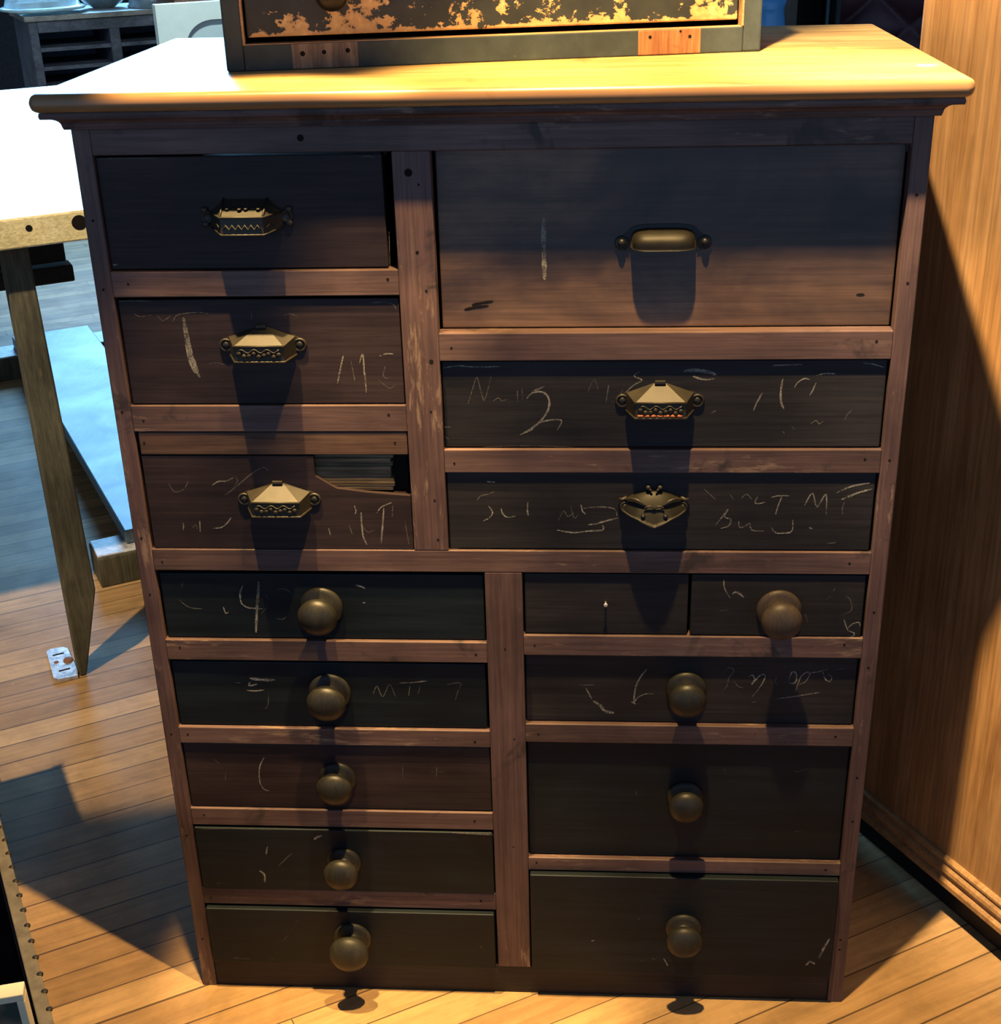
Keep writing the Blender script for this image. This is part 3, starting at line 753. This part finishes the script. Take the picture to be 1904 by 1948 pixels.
d = drawer('L6', 'lower left drawer with a faint chalk curve'); knob(d, -.266, .004, .422, .029, .0275, .044)
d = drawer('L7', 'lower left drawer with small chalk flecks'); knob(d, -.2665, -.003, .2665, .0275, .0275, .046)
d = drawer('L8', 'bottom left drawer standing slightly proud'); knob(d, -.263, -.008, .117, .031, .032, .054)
d = drawer('RS1', 'small drawer with a bare nail instead of a knob')
bm = bmesh.new(); lathe(bm, [(.0014, 0), (.0014, .008), (.003, .0085), (.003, .0095), (.0001, .0097)], 'y-', (.140, .004, .731), 10); link('nail', bm, M['nail'], d)
d = drawer('RS2', 'small right-hand drawer with a brown knob'); knob(d, .382, .003, .722, .0315, .0285, .05, 'knob_brown')
d = drawer('R4', 'right drawer chalked with a 6 and scribbles'); knob(d, .2575, .008, .5865, .029, .0275, .046)
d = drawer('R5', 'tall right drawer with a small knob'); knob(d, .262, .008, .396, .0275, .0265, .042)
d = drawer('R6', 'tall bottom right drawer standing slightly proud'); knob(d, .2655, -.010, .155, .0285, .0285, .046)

# paper label on the top
bm = bmesh.new()
pts = [(.0125 * math.cos(PI + PI * i / 14), .012 * math.sin(PI + PI * i / 14)) for i in range(15)]
prism(bm, pts, 0, .0008, 0, 'xy')
M['paper'] = plain('white_paper', (.85, .85, .82), .8, var=.05)
tag(link('paper_label', bm, M['paper'], loc=(.529, .086, 1.44)), 'small white half-round paper label on the right end of the pine top', 'label')

# ================================================================== small worn box on top
BX = math.atan2(.1155, .703)
cab = thing('small_cabinet', 'worn grey-green painted small cabinet standing on the pine top', 'cabinet', (-.358, .143, 1.44), BX)
PW2, PH, PD = .713, .36, .30
m, nt, b, out = new_mat('worn_grey_green_paint')
tc = nt.nodes.new('ShaderNodeTexCoord')
n1 = noise(nt, tc.outputs['Object'], 14, 6, .65); n2 = noise(nt, tc.outputs['Object'], 60, 5, .7)
c = ramp(nt, n1, [(.3, (.023, .033, .036)), (.6, (.044, .060, .062)), (.75, (.07, .086, .082))])
c = mix(nt, c, (.24, .16, .09), ramp(nt, n2, [(.68, 0.), (.74, .6)]))
nt.links.new(c, b.inputs['Base Color']); b.inputs['Roughness'].default_value = .7; b.inputs['Specular IOR Level'].default_value = .3
M['box_paint'] = m
# flaking drawer paint: bare wood shows low on the front
m, nt, b, out = new_mat('flaking_black_paint')
tc = nt.nodes.new('ShaderNodeTexCoord'); sp = nt.nodes.new('ShaderNodeSeparateXYZ'); nt.links.new(tc.outputs['Object'], sp.inputs[0])
mp = nt.nodes.new('ShaderNodeMapping'); mp.inputs['Scale'].default_value = (1, 1, 1.15); nt.links.new(tc.outputs['Object'], mp.inputs[0])
n1 = noise(nt, mp.outputs[0], 46, 9, .68, .25)
mp2 = nt.nodes.new('ShaderNodeMapping'); mp2.inputs['Scale'].default_value = (1, 1, .22); nt.links.new(tc.outputs['Object'], mp2.inputs[0])
n2 = noise(nt, mp2.outputs[0], 9, 4, .6, .1)
hgt = nt.nodes.new('ShaderNodeMapRange'); nt.links.new(sp.outputs[2], hgt.inputs[0])
hgt.inputs[1].default_value = .040; hgt.inputs[2].default_value = .09; hgt.inputs[3].default_value = .10; hgt.inputs[4].default_value = -.06
lo = nt.nodes.new('ShaderNodeMapRange'); nt.links.new(sp.outputs[2], lo.inputs[0])
lo.inputs[1].default_value = .0405; lo.inputs[2].default_value = .048; lo.inputs[3].default_value = .2; lo.inputs[4].default_value = 0
s = math_n(nt, 'ADD', math_n(nt, 'ADD', n1, math_n(nt, 'MULTIPLY', n2, .75)), math_n(nt, 'ADD', hgt.outputs[0], math_n(nt, 'SUBTRACT', lo.outputs[0], .25)))
fl = ramp(nt, s, [(.70, 0.), (.715, 1.)])
bare = ramp(nt, n1, [(.35, (.34, .19, .07)), (.6, (.56, .35, .13)), (.7, (.70, .50, .24))])
pnt = ramp(nt, noise(nt, tc.outputs['Object'], 20, 4, .6), [(.3, (.008, .012, .012)), (.7, (.024, .031, .028))])
nt.links.new(mix(nt, pnt, bare, fl), b.inputs['Base Color']); b.inputs['Roughness'].default_value = .6
M['box_front'] = m
M['box_edge'] = wood('worn_edge_wood', (.35, .18, .08), (.5, .29, .13), (.62, .4, .2), 'x', 6, rough=.6)
M['patch'] = wood('bare_orange_patch', (.24, .095, .04), (.40, .17, .07), (.55, .27, .12), 'z', 8, rough=.75, stain=(.10, .045, .025), bump=.6)
M['patch_dark'] = wood('bare_brown_patch', (.12, .085, .068), (.23, .165, .115), (.38, .28, .19), 'z', 8, rough=.75, stain=(.04, .025, .02), bump=.6)
def bpart(name, x0, x1, y0, y1, z0, z1, mats, bev=.002):
    bm = bmesh.new(); box(bm, x0, x1, y0, y1, z0, z1, bev); return link(name, bm, mats, cab)
bpart('stile', 0, .024, 0, .02, 0, PH, M['box_paint'], .003); bpart('stile', PW2 - .025, PW2, 0, .02, 0, PH, M['box_paint'], .003)
# lower rail with its two unpainted patches and worn upper arris
bm = bmesh.new(); box(bm, .024, PW2 - .025, 0, .02, 0, .0335, .002, 0)
for x0, x1, mi in ((.086, .172, 2), (.545, .630, 1)):
    box(bm, x0, x1, -.0012, .004, .0012, .0325, .001, mi)
for hx, hz, r in ((.1, .02, .0045), (.128, .021, .0038), (.159, .022, .0042), (.561, .024, .003), (.602, .03, .002), (.615, .023, .003)): disc(bm, hx, hz, -.0016, r, 3, 10)
box(bm, .024, PW2 - .025, .0005, .019, .0325, .0338, .0004, 4, 1)
o = link('lower_rail', bm, [M['box_paint'], M['patch'], M['patch_dark'], M['hole'], M['box_edge']], cab); o['label'] = 'bottom rail with two bare wood patches'
for xa in (.0238, PW2 - .0278):
    bm = bmesh.new(); box(bm, xa, xa + .003, -.0003, .02, .034, PH - .03, .0004); link('inner_edge', bm, M['box_edge'], cab)
bpart('upper_rail', .024, PW2 - .025, 0, .02, PH - .03, PH, M['box_paint'])
bpart('side_panel', 0, .014, .02, PD, 0, PH, M['box_paint']); bpart('side_panel', PW2 - .014, PW2, .02, PD, 0, PH, M['box_paint'])
bpart('top_board', .014, PW2 - .014, .02, PD, PH - .014, PH, M['box_paint']); bpart('back_panel', .014, PW2 - .014, PD - .01, PD, 0, PH - .014, M['box_paint'])
bpart('floor_board', .014, PW2 - .014, .02, PD - .01, .018, .0328, M['inside'], 0)
bm = bmesh.new(); box(bm, .0295, PW2 - .031, .010, .028, .041, PH - .036, .002); box(bm, .034, PW2 - .036, .029, PD - .02, .042, PH - .045, 0, 1)
fr = link('drawer', bm, [M['box_front'], M['inside']], cab); fr['label'] = 'front of flaking black paint over bare wood'
bm = bmesh.new(); lathe(bm, [(.021, 0), (.021, .003), (.011, .006), (.011, .014), (.019, .02), (.021, .027), (.016, .033), (.006, .036), (.0002, .0362)], 'y-', (.143, .010, .0925), 32)
M['black_knob'] = plain('black_painted_knob', (.006, .006, .007), .4, 0, .25); link('knob', bm, M['black_knob'], fr)

# ================================================================== pine cabinet on the right
M['pine'] = wood('varnished_pine', (.26, .125, .045), (.36, .19, .072), (.44, .25, .11), 'z', 2.6, rough=.42, spec=.4, stretch=9, grime=.18, bump=.06, coat=.1)
M['pine_rail'] = wood('varnished_pine_moulding', (.28, .15, .06), (.38, .21, .085), (.46, .27, .12), 'y', 3, rough=.42, spec=.4, grime=.15, bump=.04)
ward = thing('pine_cupboard', 'large varnished pine cupboard with a moulded base beside the dark chest', 'cupboard', (.597, .446, 0), -G30 * 2)   # local +x runs forward along the visible side
# local frame: x along the visible side towards the viewer, +y away into the cupboard
bm = bmesh.new(); box(bm, 0, .95, 0, .024, .12, 2.1, .003)
link('side_panel', bm, M['pine'], ward)
bm = bmesh.new(); box(bm, 0, .02, .026, .60, .12, 2.1, .002); link('back_panel', bm, M['pine'], ward)
bm = bmesh.new(); box(bm, .022, .93, .575, .60, .12, 2.1, .002); link('side_panel', bm, M['pine'], ward)
bm = bmesh.new(); box(bm, .93, .95, .026, .60, .12, 2.1, .002); link('door', bm, M['pine'], ward)
bm = bmesh.new(); box(bm, -.02, .97, -.02, .62, 2.1, 2.14, .006); link('top', bm, M['pine'], ward)
prof = [(0, .070), (.012, .070), (.0155, .074), (.0155, .083), (.012, .086), (.009, .0875), (.0085, .091), (.0115, .0945), (.0135, .101), (.012, .107), (.007, .111), (.0065, .114), (.009, .117), (.009, .1215), (.005, .125), (0, .1255)]
bm = bmesh.new(); cols = [[bm.verts.new((x - (o if x == 0 else 0) * 0, -o, z)) for o, z in prof] for x in (-.004, .98)]
for i in range(len(prof)):
    j = (i + 1) % len(prof); bm.faces.new((cols[0][i], cols[0][j], cols[1][j], cols[1][i]))
bm.faces.new(cols[0]); bm.faces.new(cols[1])
link('base_moulding', bm, M['pine_rail'], ward)
M['plinth'] = plain('black_plinth', (.012, .012, .014), .6, spec=.2)
bm = bmesh.new(); box(bm, .012, .93, .022, .58, 0, .12, .003); link('plinth', bm, M['plinth'], ward)

# ================================================================== work table on the left
M['bench'] = wood('scrubbed_maple', (.70, .57, .27), (.80, .67, .34), (.86, .75, .44), 'x', 3, rough=.3, spec=.6, grime=.15, stain=(.5, .36, .15), bump=.05)
M['bench_leg'] = wood('grey_green_leg_wood', (.06, .054, .034), (.10, .09, .055), (.15, .135, .08), 'z', 5, rough=.6, spec=.35, grime=.5, wear=(.2, .155, .085), wear_amt=-.03)
M['bench_board'] = wood('pale_blue_painted_board', (.10, .155, .19), (.135, .20, .235), (.17, .235, .27), 'y', 4, rough=.45, spec=.4, grime=.2, stain=(.28, .36, .42))
M['flaky'] = plain('flaking_white_paint', (.62, .62, .64), .5, 0, .5, .7, 38)
tb = thing('work_table', 'long pale wooden work table behind the chest with one hole-drilled edge', 'table', (0, 0, 0), 0)
TA = Vector((-1.05, .965, 0))                              # the near edge of the table runs along the room grid
TM = Matrix.Translation(TA) @ Matrix.Rotation(G30, 4, 'Z')  # local x along the near edge, y along the table
def tpart(name, boxes, mats, bev=.004):
    bm = bmesh.new()
    for b_ in boxes: box(bm, *b_[:6], bev, b_[6] if len(b_) > 6 else 0, 2, TM)
    return link(name, bm, mats, tb)
bm = bmesh.new(); box(bm, -.75, .62, 0, 2.03, 1.004, 1.066, .004, 0, 2, TM)
for lx, lz, r in ((.037, 1.043, .0068), (.137, 1.042, .0155)):
    vs = [bm.verts.new(TM @ Vector((lx + r * math.cos(2 * PI * i / 20), -.0006, lz + r * math.sin(2 * PI * i / 20)))) for i in range(20)]
    f = bm.faces.new(vs); f.material_index = 1
o = link('table_top', bm, [M['bench'], M['hole']], tb); o['label'] = 'thick pale top with a small and a large hole in its near edge'
bm = bmesh.new()
vs = prism(bm, [(-.021, 0), (-.005, 0), (.048, .205), (.036, 1.003), (-.019, 1.003)], 0, .05)
es = list({e for v_ in vs for e in v_.link_edges}); r = bmesh.ops.bevel(bm, geom=es, offset=.004, segments=2, profile=.5, affect='EDGES')
for v_ in bm.verts: v_.co.y += .06 * v_.co.z
bmesh.ops.transform(bm, matrix=TM, verts=bm.verts)
o = link('leg', bm, M['bench_leg'], tb); o['label'] = 'square leg cut to a point at the foot'
tpart('leg', [(-.70, -.64, 0, .05, 0, 1.003)], M['bench_leg'])
for y0, y1 in ((.42, .535), (2.28, 2.43)):
    tpart('trestle_foot', [(.115 if y0 < 1 else -.35, .62, y0, y1, 0, .085)], [M['bench_leg']])
    tpart('foot_pad', [(.118 if y0 < 1 else -.345, .615, y0 + .004, y1 - .004, .085, .0905)], [M['flaky']], .002)
tpart('trestle_post', [(.27, .36, .44, .52, .09, 1.003)], M['bench_leg'])
tpart('cross_bar', [(-.66, .167, .47, .53, .853, 1.003)], M['iron'])
tpart('cross_bar', [(-.66, .178, .455, .515, .806, .846)], M['iron'])
o = tpart('stretcher_board', [(.2, .485, .46, 2.40, .0915, .13)], M['bench_board']); o['label'] = 'broad pale blue painted stretcher board near the floor'
# metal plate on the floor by the leg
bm = bmesh.new()
poly = [(-.078, .012), (-.070, .0), (-.026, -.006), (-.022, .02), (-.024, .135), (-.034, .146), (-.062, .150), (-.072, .142)]
vs = prism(bm, poly, .0005, .0085, 0, 'xy')
for yy in (.032, .112): box(bm, -.062, -.036, yy, yy + .006, .0084, .0089, 0, 1)
ball(bm, (-.033, .075, .008), .012, 2, (1, 1.3, .5)); ball(bm, (-.060, .08, .008), .006, 2, (1, 1, .5))
bmesh.ops.transform(bm, matrix=TM, verts=bm.verts)
M['plate'] = plain('flaky_metal_plate', (.48, .46, .47), .4, .3, .5, .75, 55)
M['rust2'] = plain('rust_brown', (.22, .10, .05), .8)
tag(link('floor_plate', bm, [M['plate'], M['hole'], M['rust2']]), 'small flaking metal plate with two slots lying at the foot of the table leg', 'metal plate')

# ================================================================== studded trunk and the framed picture, lower left corner
TR = Vector((-.5035, -.545, 0)); TRM = Matrix.Translation(TR) @ Matrix.Rotation(G30, 4, 'Z')    # local x<0 into the trunk, y along its right side
M['hide'] = plain('pale_canvas_binding', (.15, .13, .10), .75, spec=.25, var=.35, scale=40, bump=.2)
M['trunk_dark'] = plain('dark_trunk_lining', (.04, .03, .034), .8, spec=.2)
M['trunk_side'] = plain('brown_trunk_hide', (.10, .06, .035), .7, spec=.3, var=.4, scale=25)
M['stud'] = plain('dark_stud', (.02, .015, .012), .6, .3)
trunk = thing('open_trunk', 'open dark trunk with a pale studded rim at the lower left of the chest', 'trunk')
def kpart(name, boxes, mats, bev=.003):
    bm = bmesh.new()
    for b_ in boxes: box(bm, *b_[:6], bev, b_[6] if len(b_) > 6 else 0, 2, TRM)
    return link(name, bm, mats, trunk)
TL = 1.15
kpart('side_wall', [(-.012, 0, 0, TL, 0, .446)], M['trunk_side']); kpart('side_wall', [(-.62, -.60, 0, TL, 0, .446)], M['trunk_side'])
kpart('end_wall', [(-.60, -.012, TL - .02, TL, 0, .446)], M['trunk_side']); kpart('end_wall', [(-.60, -.012, 0, .02, 0, .446)], M['trunk_side'])
kpart('bottom', [(-.60, -.012, .02, TL - .02, .01, .03)], M['trunk_dark'], 0)
kpart('lining', [(-.0155, -.0125, .02, TL - .02, .03, .445), (-.5995, -.596, .02, TL - .02, .03, .440)], M['trunk_dark'], 0)
kpart('rim_binding', [(-.014, .003, -.002, TL + .002, .4465, .4525), (.0005, .003, -.002, TL + .002, .418, .4465)], M['hide'], .0015)
for i in range(36):
    bm = bmesh.new(); ball(bm, TRM @ Vector((.0015, .012 + .0325 * i,   .451)), .0045, 0, (1, 1, .7), 8)
    if i % 1 == 0: link('stud', bm, M['stud'], trunk)
# dark box inside with a bright clasp
bx = thing('dark_wooden_box', 'dark red wooden box with a bright clasp lying inside the open trunk', 'box')
bm = bmesh.new(); box(bm, -.40, -.055, .22, .62, .03, .33, .004, 0, 2, TRM); M['box_red'] = wood('dark_red_box_wood', (.04, .02, .02), (.06, .03, .03), (.09, .045, .04), 'y', 4, rough=.6); link('body', bm, M['box_red'], bx)
bm = bmesh.new(); box(bm, -.075, -.066, .245, .30, .3302, .334, .001, 0, 2, TRM); link('clasp', bm, M['nail'], bx)
# framed picture standing in the trunk
pic = thing('framed_picture', 'cream framed dark print standing in the open trunk', 'picture')
PM = Matrix.Translation((-.535, -.512, .03)) @ Matrix.Rotation(math.radians(16), 4, 'Z') @ Matrix.Rotation(math.radians(4), 4, 'X')
M['cream'] = plain('cream_frame_paint', (.74, .66, .46), .5, var=.12)
M['print'] = None
m, nt, b, out = new_mat('dark_print')
tc = nt.nodes.new('ShaderNodeTexCoord'); n1 = noise(nt, tc.outputs['Object'], 18, 4, .6, .6)
c = ramp(nt, n1, [(.42, (.035, .06, .05)), (.5, (.10, .085, .06)), (.62, (.17, .145, .11)), (.7, (.2, .22, .19))])
nt.links.new(c, b.inputs['Base Color']); b.inputs['Roughness'].default_value = .35; M['print'] = m
FWd, FHt = .40, .502
bm = bmesh.new()
for x0, x1, z0, z1 in ((-FWd, 0, FHt - .011, FHt), (-FWd, 0, 0, .011), (-FWd, -FWd + .011, .011, FHt - .011), (-.009, 0, .011, FHt - .011)): box(bm, x0, x1, -.016, .004, z0, z1, .0012, 0, 2, PM)
link('frame', bm, M['cream'], pic)
bm = bmesh.new(); box(bm, -FWd + .010, -.008, -.009, .003, .010, FHt - .010, 0, 0, 2, PM); link('print', bm, M['print'], pic)

# ================================================================== things farther back
# pigeonhole cabinet
GC = Vector((-3.13, 6.42, 0)); GM = Matrix.Translation(GC) @ Matrix.Rotation(G30, 4, 'Z')
M['cab_dark'] = wood('grey_brown_cabinet_wood', (.07, .075, .10), (.11, .115, .15), (.16, .165, .20), 'x', 3, rough=.6)
M['cab_inside'] = plain('haze_lifted_pigeonhole_back', (.16, .20, .30), .8, spec=.2)  # veiling haze over the dark openings is put into this colour
M['cab_top'] = wood('cabinet_top_wood', (.25, .22, .2), (.34, .3, .27), (.42, .38, .34), 'x', 3, rough=.3)
pg = thing('pigeonhole_cabinet', 'low dark pigeonhole cabinet carrying glassware in the far left', 'cabinet')
def gpart(name, boxes, mats, bev=.004):
    bm = bmesh.new()
    for b_ in boxes: box(bm, *b_[:6], bev, 0, 2, GM)
    return link(name, bm, mats, pg)
GWd, GD_ = 1.32, .55
gpart('top_board', [(-.02, GWd + .02, -.02, GD_ + .02, .97, 1.0)], M['cab_top'])
gpart('side_panel', [(0, .05, 0, GD_, 0, .97)], M['cab_dark']); gpart('side_panel', [(GWd - .05, GWd, 0, GD_, 0, .97)], M['cab_dark'])
gpart('back_panel', [(.05, GWd - .05, GD_ - .02, GD_, 0, .97)], M['cab_inside'], 0)
gpart('front_rail', [(.05, GWd - .05, 0, .025, .905, .97)], M['cab_dark'])
gpart('divider', [(.455, .515, 0, GD_ - .02, 0, .905)], M['cab_dark']); gpart('divider', [(.915, .96, 0, GD_ - .02, 0, .905)], M['cab_dark'])
for k in range(8):
    z = .80 - .105 * k
    gpart('shelf', [(.05, .455, .004, GD_ - .02, z, z + .022), (.515, .915, .004, GD_ - .02, z, z + .022), (.96, GWd - .05, .004, GD_ - .02, z, z + .022)], M['cab_dark'], .002)
M['glassware'] = plain('pale_moulded_glass', (.62, .78, .80), .16, 0, .6, .25, 14, trans=.25, bump=.3)
M['grey_glass'] = plain('grey_moulded_glass', (.22, .27, .29), .2, 0, .6, .3, 20, trans=.2, bump=.3)
def dish(name, label, cat, lx, ly, prof, mat, z=1.0):
    bm = bmesh.new(); p = GM @ Vector((lx, ly, z)); lathe(bm, prof, 'z', tuple(p), 40)
    return tag(link(name, bm, mat), label, cat, 'glassware on the pigeonhole cabinet')
dish('glass_platter', 'large pale covered glass platter, leftmost on the pigeonhole cabinet', 'dish', .12, .16, [(.10, 0), (.12, .006), (.24, .024), (.25, .034), (.235, .04), (.215, .046), (.205, .08), (.17, .115), (.09, .128), (.02, .13), (.0005, .13)], M['glassware'])
dish('glass_bowl', 'grey glass bowl in the middle of the pigeonhole cabinet top', 'bowl', .50, .30, [(.06, 0), (.07, .006), (.11, .03), (.155, .075), (.17, .10), (.165, .10), (.14, .07), (.09, .035), (.0005, .03)], M['grey_glass'])
dish('glass_dome', 'grey glass dome on a bright rim, rightmost on the pigeonhole cabinet', 'dish', .76, .14, [(.145, 0), (.15, .012), (.14, .016), (.138, .05), (.12, .09), (.08, .115), (.02, .125), (.0005, .126)], M['grey_glass'])
# white painted panel with an arched recess
M['white_paint'] = plain('pale_green_white_paint', (.80, .86, .80), .45, var=.08, scale=12)
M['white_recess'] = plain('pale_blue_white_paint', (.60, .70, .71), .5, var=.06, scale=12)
WM = Matrix.Translation((-1.692, 4.2, 0)) @ Matrix.Rotation(G30, 4, 'Z')
wp = thing('painted_panel', 'pale painted standing panel with a round-cornered arched recess', 'panel')
bm = bmesh.new(); WH = 1.216; WL = .95
arch = [(.115, 0)] + [(.115 + .12 - .12 * math.cos(a * PI / 24), 1.045 + .10 * math.sin(a * PI / 24)) for a in range(0, 13)] + [(WL - .115 - .12 + .12 * math.sin(a * PI / 24), 1.045 + .10 * math.cos(a * PI / 24)) for a in range(0, 13)] + [(WL - .115, 0)]
outer = [(0, 0), (0, WH), (WL, WH), (WL, 0)]
poly = outer[:1] + outer[1:] + arch[::-1]
prism(bm, poly, 0, .05); bmesh.ops.transform(bm, matrix=WM, verts=bm.verts)
fo = link('frame', bm, M['white_paint'], wp)
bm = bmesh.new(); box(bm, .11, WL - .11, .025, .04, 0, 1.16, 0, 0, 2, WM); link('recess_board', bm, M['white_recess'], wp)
# brown sideboard behind it
M['brown'] = wood('red_brown_sideboard_wood', (.20, .09, .05), (.30, .14, .08), (.38, .2, .11), 'x', 3)
sb = thing('sideboard', 'red-brown wooden sideboard showing above the pale arched panel', 'sideboard')
SM = Matrix.Translation((-1.93, 5.0, 0)) @ Matrix.Rotation(G30, 4, 'Z')
bm = bmesh.new(); box(bm, .06, 1.0, .0, .4, 1.18, 1.22, .004, 0, 2, SM); link('top_board', bm, M['brown'], sb)
bm = bmesh.new(); box(bm, .09, .97, .02, .39, .06, 1.18, .004, 0, 2, SM); link('body', bm, M['brown'], sb)
for lx in (.1, .91):
    for ly in (.03, .33):
        bm = bmesh.new(); box(bm, lx, lx + .05, ly, ly + .05, 0, .06, .002, 0, 2, SM); link('foot', bm, M['brown'], sb)

# blue vase
M['blue'] = plain('bright_blue_glaze', (.10, .42, .85), .12, 0, .6, .15, 8)
bm = bmesh.new(); lathe(bm, [(.09, 0), (.10, .02), (.13, .3), (.15, .7), (.13, 1.0), (.085, 1.13), (.078, 1.19), (.092, 1.235), (.086, 1.235), (.07, 1.19), (.0005, 1.15)], 'z', (.745, 3.75, 0), 40)
tag(link('floor_vase', bm, M['blue']), 'bright blue glazed vase peeping out between the worn box and the dark bookcase', 'vase')
# dark bookcase with a paler front post
M['bc'] = wood('dark_green_black_wood', (.012, .018, .018), (.02, .028, .028), (.03, .04, .04), 'z', 4)
M['bc_post'] = wood('grey_brown_post_wood', (.06, .05, .035), (.09, .075, .05), (.13, .1, .07), 'z', 4)
bc = thing('bookcase', 'tall dark bookcase with a grey-brown front post behind the chest', 'bookcase')
bm = bmesh.new(); box(bm, .885, .945, 4.28, 4.34, 0, 1.75, .004); link('post', bm, M['bc_post'], bc)
bm = bmesh.new(); box(bm, .945, 1.13, 4.70, 4.74, 0, 1.75, .003); link('back_panel', bm, M['bc'], bc)
bm = bmesh.new(); box(bm, 1.11, 1.13, 4.34, 4.70, 0, 1.75, .003); link('side_panel', bm, M['bc'], bc)
bm = bmesh.new(); box(bm, .90, .92, 4.34, 4.70, 0, 1.75, .003); link('side_panel', bm, M['bc'], bc)
for z in (.06, .5, .9, 1.235, 1.71):
    bm = bmesh.new(); box(bm, .945, 1.11, 4.34, 4.70, z, z + .022, .002); link('shelf', bm, M['bc'], bc)
# tufted maroon settee
M['maroon'] = plain('maroon_leather', (.055, .016, .022), .5, 0, .5, .3, 10)
sf = thing('tufted_settee', 'dark maroon button-tufted settee behind the right end of the chest', 'settee')
SX0, SX1, SY = 1.15, 2.75, 4.55
bm = bmesh.new(); nx, nz = 150, 70; g = []
dx, dz = .30, .26
def tuft(x, z):
    h = 1e9
    for i in range(int(x / dx * 2) - 3, int(x / dx * 2) + 5):
        for j in range(int(z / dz * 2) - 3, int(z / dz * 2) + 5):
            if (i + j) % 2: continue
            h = min(h, ((x - i * dx / 2) / dx) ** 2 + ((z - j * dz / 2) / dz) ** 2)
    q1 = abs(math.sin(PI * (x / dx + z / dz) )); q2 = abs(math.sin(PI * (x / dx - z / dz)))
    return .06 * (q1 * q2 + .02) ** .42
for j in range(nz + 1):
    row = []
    for i in range(nx + 1):
        x = (SX1 - SX0) * i / nx; z = .42 + .93 * j / nz
        row.append(bm.verts.new((SX0 + x, SY - .03 - tuft(x, z) * (1 if j < nz - 2 else .3), z)))
    g.append(row)
for j in range(nz):
    for i in range(nx): f = bm.faces.new((g[j][i], g[j][i + 1], g[j + 1][i + 1], g[j + 1][i])); f.smooth = True
link('back_cushion', bm, M['maroon'], sf, smooth=True)
bm = bmesh.new(); box(bm, SX0, SX1, SY, SY + .14, .12, 1.37, .03, seg=4); link('back_frame', bm, M['maroon'], sf)
bm = bmesh.new(); box(bm, SX0, SX1, SY - .66, SY - .1, .22, .44, .04, seg=4); link('seat', bm, M['maroon'], sf)
for x in (SX0 + .05, SX1 - .11):
    for y in (SY - .6, SY - .1):
        bm = bmesh.new(); box(bm, x, x + .06, y, y + .06, 0, .22, .004); link('leg', bm, M['bc'], sf)

# ================================================================== light
def spot(name, loc, target, power, col, ang, blend=.3, radius=.025):
    l = bpy.data.lights.new(name, 'SPOT'); l.energy = power; l.color = col; l.spot_size = math.radians(ang); l.spot_blend = blend; l.shadow_soft_size = radius
    o = bpy.data.objects.new(name, l); C.objects.link(o); o.location = loc
    o.rotation_euler = (Vector(target) - Vector(loc)).to_track_quat('-Z', 'Y').to_euler(); return o
WARM = (1, .66, .27)
spot('track_lamp', (.142, -.386, 2.70), (.30, .22, 0), 430, WARM, 39, .4, .022)
spot('track_lamp', (-.36, -.262, 2.85), (-.20, .06, 0), 640, WARM, 17.5, .5, .022)
spot('track_lamp', (-1.537, -.375, 2.8), (-1.05, 1.35, .5), 370, (1, .79, .50), 42, .18, .03)
spot('track_lamp', (.35, -.507, 3.0), (-.97, -.20, 0), 600, WARM, 19, .5, .022)
spot('track_lamp', (.10, -.42, 2.85), (.82, .25, 1.22), 480, (1, .77, .48), 35, .5, .03)
spot('panel_fill_spot', (-1.15, 2.5, 2.9), (-1.45, 4.5, 1.15), 230, (.80, 1.0, .97), 66, .5, .08)  # unseen fill added to brighten the pale panel and far cabinet
# daylight from a window at the far left
def area(name, loc, target, power, col, sx, sy):
    l = bpy.data.lights.new(name, 'AREA'); l.energy = power; l.color = col; l.shape = 'RECTANGLE'; l.size = sx; l.size_y = sy
    o = bpy.data.objects.new(name, l); C.objects.link(o); o.location = loc
    o.rotation_euler = (Vector(target) - Vector(loc)).to_track_quat('-Z', 'Y').to_euler(); return o
area('window_daylight', (-3.3, 7.9, 3.1), (-.9, 1.2, 1.2), 540, (.23, .57, 1.0), 1.7, 3.2)
w = bpy.data.worlds.new('World'); bpy.context.scene.world = w; w.use_nodes = True
nt = w.node_tree; bgn = nt.nodes['Background']; bgn.inputs[1].default_value = 1
tc = nt.nodes.new('ShaderNodeTexCoord'); sp = nt.nodes.new('ShaderNodeSeparateXYZ'); nt.links.new(tc.outputs['Generated'], sp.inputs[0])
# cool fill added behind the viewer to lift the chest front, dim room elsewhere
front = ramp(nt, math_n(nt, 'MULTIPLY', sp.outputs[1], -1), [(.15, 0.), (.75, 1.)])
low = ramp(nt, sp.outputs[2], [(.35, 1.), (.75, 0.)])
nt.links.new(mix(nt, (.035, .055, .10), (.28, .42, .67), math_n(nt, 'MULTIPLY', front, low)), bgn.inputs[0])

# ================================================================== camera
cam = bpy.data.cameras.new('camera'); co = bpy.data.objects.new('camera', cam); C.objects.link(co)
cam.sensor_fit = 'VERTICAL'; cam.sensor_height = 36; cam.sensor_width = 36; cam.lens = 48.03; cam.clip_start = .05; cam.clip_end = 60
R = [[0.997682, -0.067978, -0.003146], [0.06292, 0.903869, 0.423157], [-0.025922, -0.422374, 0.906051]]
co.matrix_world = Matrix(((R[0][0], R[0][2], -R[0][1], .12261459), (R[1][0], R[1][2], -R[1][1], -1.69541045), (R[2][0], R[2][2], -R[2][1], 1.6649812), (0, 0, 0, 1)))
sc = bpy.context.scene; sc.camera = co
vs_ = sc.view_settings; sc.display_settings.display_device = 'sRGB'
vs_.view_transform = 'Standard'; vs_.look = 'None'; vs_.exposure = 0; vs_.gamma = 1; vs_.use_curve_mapping = False
